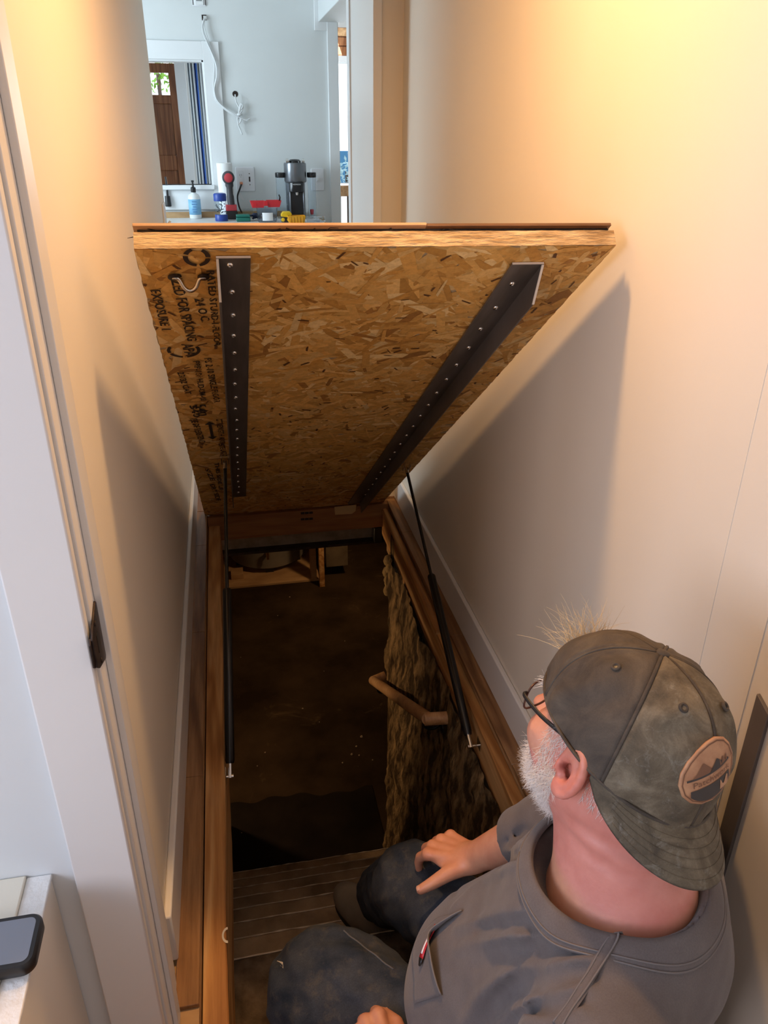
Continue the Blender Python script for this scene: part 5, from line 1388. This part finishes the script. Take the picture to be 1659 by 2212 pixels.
# white paint smear and side seam on the left knee
a = [trace(p, jeans, .6, 2.4) for p in ((598, 2075), (611, 2078), (612, 2092), (606, 2086))]
Pn, Gn = on_surf(np.array(a), jeans, .0006); mk('paint_smear', Pn, [(0, 1, 2, 3)], flat('smear', (.62, .56, .46), .8), jn)
s1 = [trace(p, jeans, .6, 2.4) for p in ((742, 2010), (772, 2034), (812, 2064), (850, 2094))]
Pn, Gn = on_surf(np.array(catmull(s1, 5)), jeans, .0006); MB().tube(list(Pn), .0016, 5).build('side_seam', flat('denim_seam', (.11, .11, .12), .9), jn, smooth=True)
# ---- shoes (soles on the steps)
SZ = -.459
M['shoe'] = mottled('shoe_leather', (.17, .145, .11), (.23, .195, .15), 9, .6, .1, 200)
def shoe(toe, heel, nm, lab):
    toe = np.array(toe); heel = np.array(heel); d = toe - heel; L = np.linalg.norm(d); d /= L; s_ = np.cross(d, (0, 0, 1)); A = np.stack([d, s_, V3(0, 0, 1)], 1)
    def f(p):
        q = (p - heel) @ A
        w0 = .040 + .012 * np.clip((q[:, 0] - .05) / .12, 0, 1)
        body_ = smin(elld(q, (L - .085, 0, .040), (.090, .050, .046)), elld(q, (.07, 0, .055), (.075, .040, .055)), .05)
        body_ = smin(body_, capd(q, (.06, 0, .08), (.05, 0, .12), .044, .044), .03)
        return smax(body_, -q[:, 2] + .022, .004)
    mn = np.minimum(toe, heel) - .08; mx = np.maximum(toe, heel) + .08; mx[2] += .12
    V, F = mesh_sdf(f, mn, mx, .005); up = fast(nm, relax(V, F, 1), F, M['shoe'], man)
    out = []
    for k in range(40):
        a = 2 * math.pi * k / 40; x = math.cos(a); y = math.sin(a)
        out.append(heel + d * (L / 2 + (L / 2) * x) + s_ * (y * (.047 + .008 * x)) + V3(0, 0, .0))
    MB().prism(out, (0, 0, .026)).build('sole', flat('dark_sole', (.018, .015, .013), .6), up, bevel=.004)
    return up
shoe((.180, 1.535, SZ + .001), (.310, 1.335, SZ + .001), 'shoe', None)
shoe((.02, 1.265, -.298), (.125, 1.035, -.298), 'shoe', None)
# ---- cap (worn backwards): crown of six panels, visor, button, eyelets, patch
CA, CBr, CT = .117, .0945, .150
def zrim(x): return .032 + .27 * x
def crown(phi, t, off=0.0):
    """t: 0 rim .. 1 top"""
    phi = np.asarray(phi, float); t = np.asarray(t, float); n = 2.35; a = t * math.pi / 2
    hx = np.cos(a) ** (2 / n); hz = np.sin(a) ** (2 / n)
    x0 = -.006; rx = (CA + off) * np.cos(phi) * hx; ry = (CBr + off) * np.sin(phi) * hx
    # the front of a cap (here at the back of the head) stands taller
    rx = rx - .010 * np.clip(-np.cos(phi), 0, 1) * np.sin(a * 2) * .8
    zr = zrim(CA * np.cos(phi)); z = zr + (CT + off - zr) * hz
    return np.stack([x0 + rx - .006 * hz, ry, z], -1)
M['canvas'] = newmat('olive_canvas', (.09, .075, .055), .85); g = G(M['canvas']); v = g.coords((1, 1, 1))
n1 = g.noise(v, 24, 6, .65, .8); n2 = g.noise(v, 600, 2, .7); n3 = g.noise(v, 60, 5, .7, 1)
a_ = g.ramp(n1, [(.30, (.060, .045, .028)), (.5, (.122, .095, .060)), (.70, (.215, .172, .115))]); b_ = g.mix(g.ramp(n3, [(.56, (0, 0, 0)), (.76, (.7, .7, .7))]), a_, (.26, .24, .20))
g.base(g.mix(.6, b_, g.ramp(n2, [(.3, (.7, .7, .7)), (.7, (1, 1, 1))]), 'MULTIPLY')); g.bump(n2, .4, .0008)
M['canvas2'] = newmat('dark_brown_canvas', (.06, .045, .036), .85); g = G(M['canvas2']); v = g.coords((1, 1, 1))
n1 = g.noise(v, 18, 6, .65, .8); n2 = g.noise(v, 700, 2, .7); n3 = g.noise(v, 75, 5, .7, 1)
a_ = g.ramp(n1, [(.30, (.034, .027, .022)), (.55, (.078, .060, .044)), (.75, (.120, .098, .070))]); b_ = g.mix(g.ramp(n3, [(.66, (0, 0, 0)), (.82, (.5, .5, .5))]), a_, (.19, .17, .14))
g.base(g.mix(.6, b_, g.ramp(n2, [(.3, (.7, .7, .7)), (.7, (1, 1, 1))]), 'MULTIPLY')); g.bump(n2, .4, .0008)
def dents(P):
    return .0022 * np.sin(P @ V3(60, 41, 30) + 1.5 * np.sin(P @ V3(33, -50, 42))) + .0012 * np.sin(P @ V3(-110, 90, 70))
cap_o = None
NT, NP = 40, 44
for k in range(6):
    ph0 = math.pi - .12 + k * math.pi / 3; ph = np.linspace(ph0, ph0 + math.pi / 3, NP); tt = np.linspace(0, 1, NT) ** .9 * .995
    PH, TT = np.meshgrid(ph, tt); P = crown(PH, TT)
    s_ = (PH - ph0) / (math.pi / 3); edge = np.minimum(s_, 1 - s_) * (1.05 - TT) * .11
    puff = .0022 * np.clip(edge / .02, 0, 1) ** .6 + .0016 * np.exp(-((edge - .004) / .003) ** 2) - .0012 * np.exp(-(edge / .0014) ** 2)
    C0 = V3(-.01, 0, .04); N_ = P - C0; N_ /= np.linalg.norm(N_, axis=-1)[..., None]
    Wp = P + N_ * (puff + dents(P) * np.clip(edge / .02, 0, 1))[..., None]
    pts = HO + Wp.reshape(-1, 3) @ HB.T
    F_ = np.array([(j * NP + i, j * NP + i + 1, (j + 1) * NP + i + 1, (j + 1) * NP + i) for j in range(NT - 1) for i in range(NP - 1)])
    if cap_o is None:
        # sweatband ring carries the cap
        a = np.linspace(0, 2 * math.pi, 73)[:-1]; r0 = crown(a, 0 * a); r1 = crown(a, 0 * a, -.004)
        rb_ = []
        for z0, rr in ((.0, r0), (-.0025, r0 * 1.0), (-.0025, r1), (.030, r1)):
            Q = rr.copy(); Q[:, 2] += z0; rb_.append(HO + Q @ HB.T)
        R_ = np.concatenate(rb_); Fb = np.array([(j * 72 + i, j * 72 + (i + 1) % 72, (j + 1) * 72 + (i + 1) % 72, (j + 1) * 72 + i) for j in range(3) for i in range(72)])
        cap_o = fast('cap', R_, Fb, M['canvas2'], man); cap_o['label'] = 'worn olive and brown baseball cap on backwards'
    pn = fast('panel', pts, F_, M['canvas'] if k in (0, 5) else M['canvas2'], cap_o)
    # seam tape
    q = crown(np.full(40, ph0), np.linspace(.01, .97, 40)); MB().tube(list(HO + (q + .0004 * (q - C0) / .1) @ HB.T), [.0024] * 40, 6).build('seam', M['canvas2'], cap_o, smooth=True)
tpz = crown(0., 1.)
MB().lathe([(.0085, -.003), (.0088, .001), (.0070, .0045), (.003, .006), (.0002, .0064)], HO + HB @ (tpz + V3(0, 0, -.0005)), 18, hu).build('button', M['canvas2'], cap_o, smooth=True)
for k in (0, 5, 1, 4):
    q0_ = crown(math.pi - .12 + (k + .5) * math.pi / 3, .60); C0 = V3(-.01, 0, .04); nrm = HB @ ((q0_ - C0) / np.linalg.norm(q0_ - C0)); c_ = HO + HB @ q0_ + nrm * .0052
    MB().lathe([(.0058, -.002), (.0058, .0006), (.0042, .0016), (.0026, .0008), (.0022, -.002)], c_, 16, nrm).build('eyelet', M['canvas2'], cap_o, smooth=True)
    MB().lathe([(.0023, 0), (.0001, .0002)], c_ - nrm * .0002, 10, nrm).build('eyelet_hole', M['black'], cap_o)
# visor: curved bill
na, nr = 48, 16; span = math.radians(74); V = []
for side_, th in ((0, .0), (1, -.004)):
    for j in range(nr + 1):
        for i in range(na + 1):
            s_ = -1 + 2 * i / na; ph = math.pi + s_ * span; r0 = crown(np.array(ph), np.array(0.)); t_ = j / nr
            ln = .060 * (1 - abs(s_) ** 2.8) ** .55 if abs(s_) < 1 else 0
            o_ = V3(-1, .18 * -s_, 0) if False else V3(-.76, -.10 * s_, -.70 - .55 * s_ * s_); o_ /= np.linalg.norm(o_)
            q = r0 * V3(.985, .985, 1) + V3(0, 0, .005) + o_ * (ln * t_) + V3(0, 0, -.010 * t_ * t_) + V3(0, 0, th)
            V.append(HO + HB @ q)
V = np.array(V); n1_ = (nr + 1) * (na + 1); Fv = []
for j in range(nr):
    for i in range(na):
        a = j * (na + 1) + i; Fv.append((a, a + na + 1, a + na + 2, a + 1)); Fv.append((n1_ + a, n1_ + a + 1, n1_ + a + na + 2, n1_ + a + na + 1))
for i in range(na):
    a = nr * (na + 1) + i; Fv.append((a, n1_ + a, n1_ + a + 1, a + 1))
vis = fast('visor', V, np.array(Fv), M['canvas'], cap_o)
for t_ in (.30, .45, .60, .75, .9):
    L_ = []
    for i in range(4, na - 3):
        j = t_ * nr; j0 = int(j); a = V[j0 * (na + 1) + i]; b = V[min(j0 + 1, nr) * (na + 1) + i]; L_.append(a + (b - a) * (j - j0) + hu * .0003)
    MB().tube(L_, .0005, 4).build('visor_stitch', M['canvas'], vis, smooth=True)
pp_ = crown(np.linspace(0, 2 * math.pi, 91), np.zeros(91), .0012); MB().tube(list(HO + (pp_ + V3(0, 0, .0015)) @ HB.T), .0022, 6, cap=False).build('rim_piping', M['canvas2'], cap_o, smooth=True)
# leather patch on the crown: (a,b) in metres around the panel centre
LEA = mottled('patch_leather', (.36, .17, .085), (.47, .25, .13), 60, .6, .2); DRK = flat('patch_dark', (.045, .035, .03), .7); BRN = flat('patch_brown', (.17, .075, .038), .7)
def onp(a, b, off):
    """patch plane -> crown surface"""
    a, b = a * .906 - b * .42, a * .42 + b * .906; z = .074 + b; ph = PHC + a / .112
    lo_, hi_ = 0., 1.
    for _ in range(24):
        m_ = (lo_ + hi_) / 2
        if crown(np.array(ph), np.array(m_))[2] < z: lo_ = m_
        else: hi_ = m_
    q = crown(np.array(ph), np.array(lo_)); n = q - V3(-.01, 0, .04); n /= np.linalg.norm(n); return HO + HB @ (q + n * (.0066 + off))
PW, PH_ = .043, .033
PHC = math.pi - .20
def patchpoly(nm, pts, off, mat, th=.0004):
    P = [onp(a, b, off) for a, b in pts]; n = HO - np.mean(P, 0); n = -n / np.linalg.norm(n)
    # fan from the centroid so that it follows the curve
    c_ = onp(np.mean([p[0] for p in pts]), np.mean([p[1] for p in pts]), off); k = len(P)
    return mk(nm, P + [c_], [(i, (i + 1) % k, k) for i in range(k)], mat, patch if nm != 'patch' else cap_o, smooth=True)
def patchgrid(nm, fx, off, mat, par):
    """fx(u,v)->(a,b), u,v in 0..1"""
    n = 16; P = [onp(*fx(i / n, j / n), off) for j in range(n + 1) for i in range(n + 1)]
    return mk(nm, P, [(j * (n + 1) + i, j * (n + 1) + i + 1, (j + 1) * (n + 1) + i + 1, (j + 1) * (n + 1) + i) for j in range(n) for i in range(n)], mat, par, smooth=True)
def disc(s0): return lambda u, v: (PW * s0 * (v) * math.cos(2 * math.pi * u), PH_ * s0 * v * math.sin(2 * math.pi * u))
patch = patchgrid('patch', disc(1.0), .0, LEA, cap_o)
tk_ = patch.modifiers.new('t', 'SOLIDIFY'); tk_.thickness = .0035; tk_.offset = 1
def ringp(s0, w): return lambda u, v: ((PW * s0 - w * v) * math.cos(2 * math.pi * u), (PH_ * s0 - w * v) * math.sin(2 * math.pi * u))
patchgrid('border', ringp(.93, .0012), .0006, BRN, patch)
def band(x0, x1, f0, f1): return lambda u, v: ((x0 + (x1 - x0) * u), f0(x0 + (x1 - x0) * u) + (f1(x0 + (x1 - x0) * u) - f0(x0 + (x1 - x0) * u)) * v)
low = lambda s0: (lambda x: -PH_ * s0 * math.sqrt(max(0, 1 - (x / (PW * s0)) ** 2)))
patchgrid('dark_field', band(-.030, .028, low(.86), lambda x: max(low(.88)(x), -.0095)), .0006, DRK, patch)
patchgrid('light_rock', band(.010, .024, lambda x: -.024, lambda x: -.015 - .004 * math.sin(x * 500)), .0010, LEA, patch)
patchgrid('banner_edge', band(-.034, .030, lambda x: .0020, lambda x: .0042), .0006, DRK, patch)
patchgrid('mountain', band(-.026, .0, lambda x: .0042, lambda x: .0042 + max(0, .013 - abs(x + .012) * .9)), .0006, BRN, patch)
patchgrid('mountain', band(-.004, .022, lambda x: .0042, lambda x: .0042 + max(0, .010 - abs(x - .008) * .8)), .0008, DRK, patch)
patchgrid('tree_shape', band(.012, .026, lambda x: .0042, lambda x: .0042 + .007 * abs(math.sin(x * 420))), .0009, BRN, patch)
vs, fs = text_mesh('Patchwork', .010); wd = vs[:, 0].max()
mk('patch_lettering', [onp(-(q[0] / wd - .5) * -.056 * 1.0, -.0062 + q[1] * .92, .0011) for q in vs], fs, BRN, patch)
# ---- glasses
FRM = newmat('glasses_frame', (.10, .055, .045), .3, .5)
gl = None
for s in (1, -1):
    pts = []
    for k in range(25):
        a = 2 * math.pi * k / 24; x, y = math.cos(a), math.sin(a)
        rx = abs(x) ** .7 * np.sign(x) * .0285; ry = abs(y) ** .7 * np.sign(y) * .0205
        pts.append(hw2((.112 - .010 * abs((s * .036 + rx) / .065) ** 2, s * .036 + rx, .022 + ry)))
    o_ = MB().tube(pts, .0014, 8, cap=False).build('glasses' if gl is None else 'rim', FRM, man if gl is None else gl, smooth=True)
    if gl is None: gl = o_
    ctr = np.mean(pts[:-1], 0)
    mk('lens', pts[:-1] + [ctr], [(i, (i + 1) % 24, 24) for i in range(24)], glassm('lens_glass', (.98, .94, .92), .01, 1.03), gl, smooth=True)
    MB().tube(catmull([hw2((.103, s * .066, .030)), hw2((.098, s * .073, .030)), hw2((.06, s * .079, .028)), hw2((.0, s * .083, .030)), hw2((-.022, s * .082, .012))], 5), .0018, 8, flat_=1.9).build('temple', M['black'], gl, smooth=True)
MB().tube(catmull([hw2((.112, .0105, .026)), hw2((.117, 0, .029)), hw2((.112, -.0105, .026))], 4), .0013, 8).build('bridge', FRM, gl, smooth=True)
# ---- beard, sideburns, fringe
HAIR = newmat('grey_hair', (.86, .80, .74), .5); HAIRB = newmat('blond_grey_hair', (.62, .47, .27), .55)
def hair(nm, roots, dirs, L, mat, curl=.4, r=.00042, n=5):
    mb_v, mb_f = [], []
    for p, d in zip(roots, dirs):
        l = L * RNG.uniform(.6, 1.25); P = [p]; v = d + RNG.normal(0, .25, 3); v /= np.linalg.norm(v); bend = RNG.normal(0, curl, 3)
        for k in range(n):
            v = v + bend / n + V3(0, 0, -.10); v /= np.linalg.norm(v); P.append(P[-1] + v * (l / n))
        a = np.cross(v, (0.3, .5, .81)); a /= np.linalg.norm(a) + 1e-9; b = np.cross(v, a); i0 = len(mb_v)
        for k, q in enumerate(P):
            rr = r * (1 - .75 * k / n)
            for m_ in range(3): mb_v.append(q + rr * (a * math.cos(m_ * 2.094) + b * math.sin(m_ * 2.094)))
        for k in range(n):
            for m_ in range(3): mb_f.append((i0 + k * 3 + m_, i0 + k * 3 + (m_ + 1) % 3, i0 + k * 3 + 3 + (m_ + 1) % 3, i0 + k * 3 + 3 + m_))
    o = fast(nm, np.array(mb_v), np.array(mb_f), mat, man); o['kind'] = 'stuff'; return o
Vh = np.array([v.co for v in body.data.vertices]); Nh = np.array([v.normal for v in body.data.vertices]); Wd = Vh + np.array(man.matrix_world.translation)
Q = (Wd - HO) @ HB; Qn = Nh @ HB
near = np.linalg.norm(Q, axis=1) < .2
jaw = near & (Q[:, 0] > .004 + .35 * np.clip(-Q[:, 2] - .02, 0, 1)) & (Q[:, 2] < -.040 + .02 * (Q[:, 0] < .035)) & (Q[:, 2] > -.140) & (np.abs(Q[:, 1]) < .085) & ~((Q[:, 0] > .094) & (np.abs(Q[:, 1]) < .02) & (Q[:, 2] > -.068))
side = near & (Q[:, 0] > .008) & (Q[:, 0] < .052) & (Q[:, 2] >= -.045) & (Q[:, 2] < .055) & (np.abs(Q[:, 1]) > .055) & (np.abs(Q[:, 1]) < .081)
def pick(mask, n): i = np.flatnonzero(mask); return RNG.choice(i, n) if len(i) else np.array([], int)
i = pick(jaw, 6200)
hair('beard', Wd[i], Nh[i] * .55 + (hf * .10 - hu * .75), .017, HAIR, 1.5, .00024, 6)
i = pick(side, 2200)
hair('sideburns', Wd[i], Nh[i] * .30 + (-hu * .9 - hf * .1), .015, HAIR, 1.3, .00024, 6)
nape = near & (Q[:, 0] < -.025) & (Q[:, 0] > -.11) & (Q[:, 2] < .03) & (Q[:, 2] > -.030) & (np.abs(Q[:, 1]) < .085)
i = pick(nape, 1300)
hair('nape_hair', Wd[i], Nh[i] * .18 - hu * .9, .011, HAIR, .4, .0003)
# tuft standing out of the strap opening above the forehead
R_ = [hw2((.098 + RNG.uniform(-.012, .006), RNG.uniform(-.035, .022), .085 + RNG.uniform(-.01, .022))) for _ in range(150)]
hair('fringe', R_, [hf * RNG.uniform(.1, .8) + hu * RNG.uniform(.5, 1.2) + hl * RNG.uniform(-.5, .7) for _ in R_], .055, HAIRB, .5, .00045)
for s in (1, -1):
    R_ = [hw2((.094 + RNG.uniform(-.004, .004), s * (.034 + RNG.uniform(-.018, .018)), .048 + RNG.uniform(-.003, .005))) for _ in range(70)]
    hair('eyebrow', R_, [hf * .6 + hl * s * .8 + hu * .3 for _ in R_], .012, HAIR, .5)
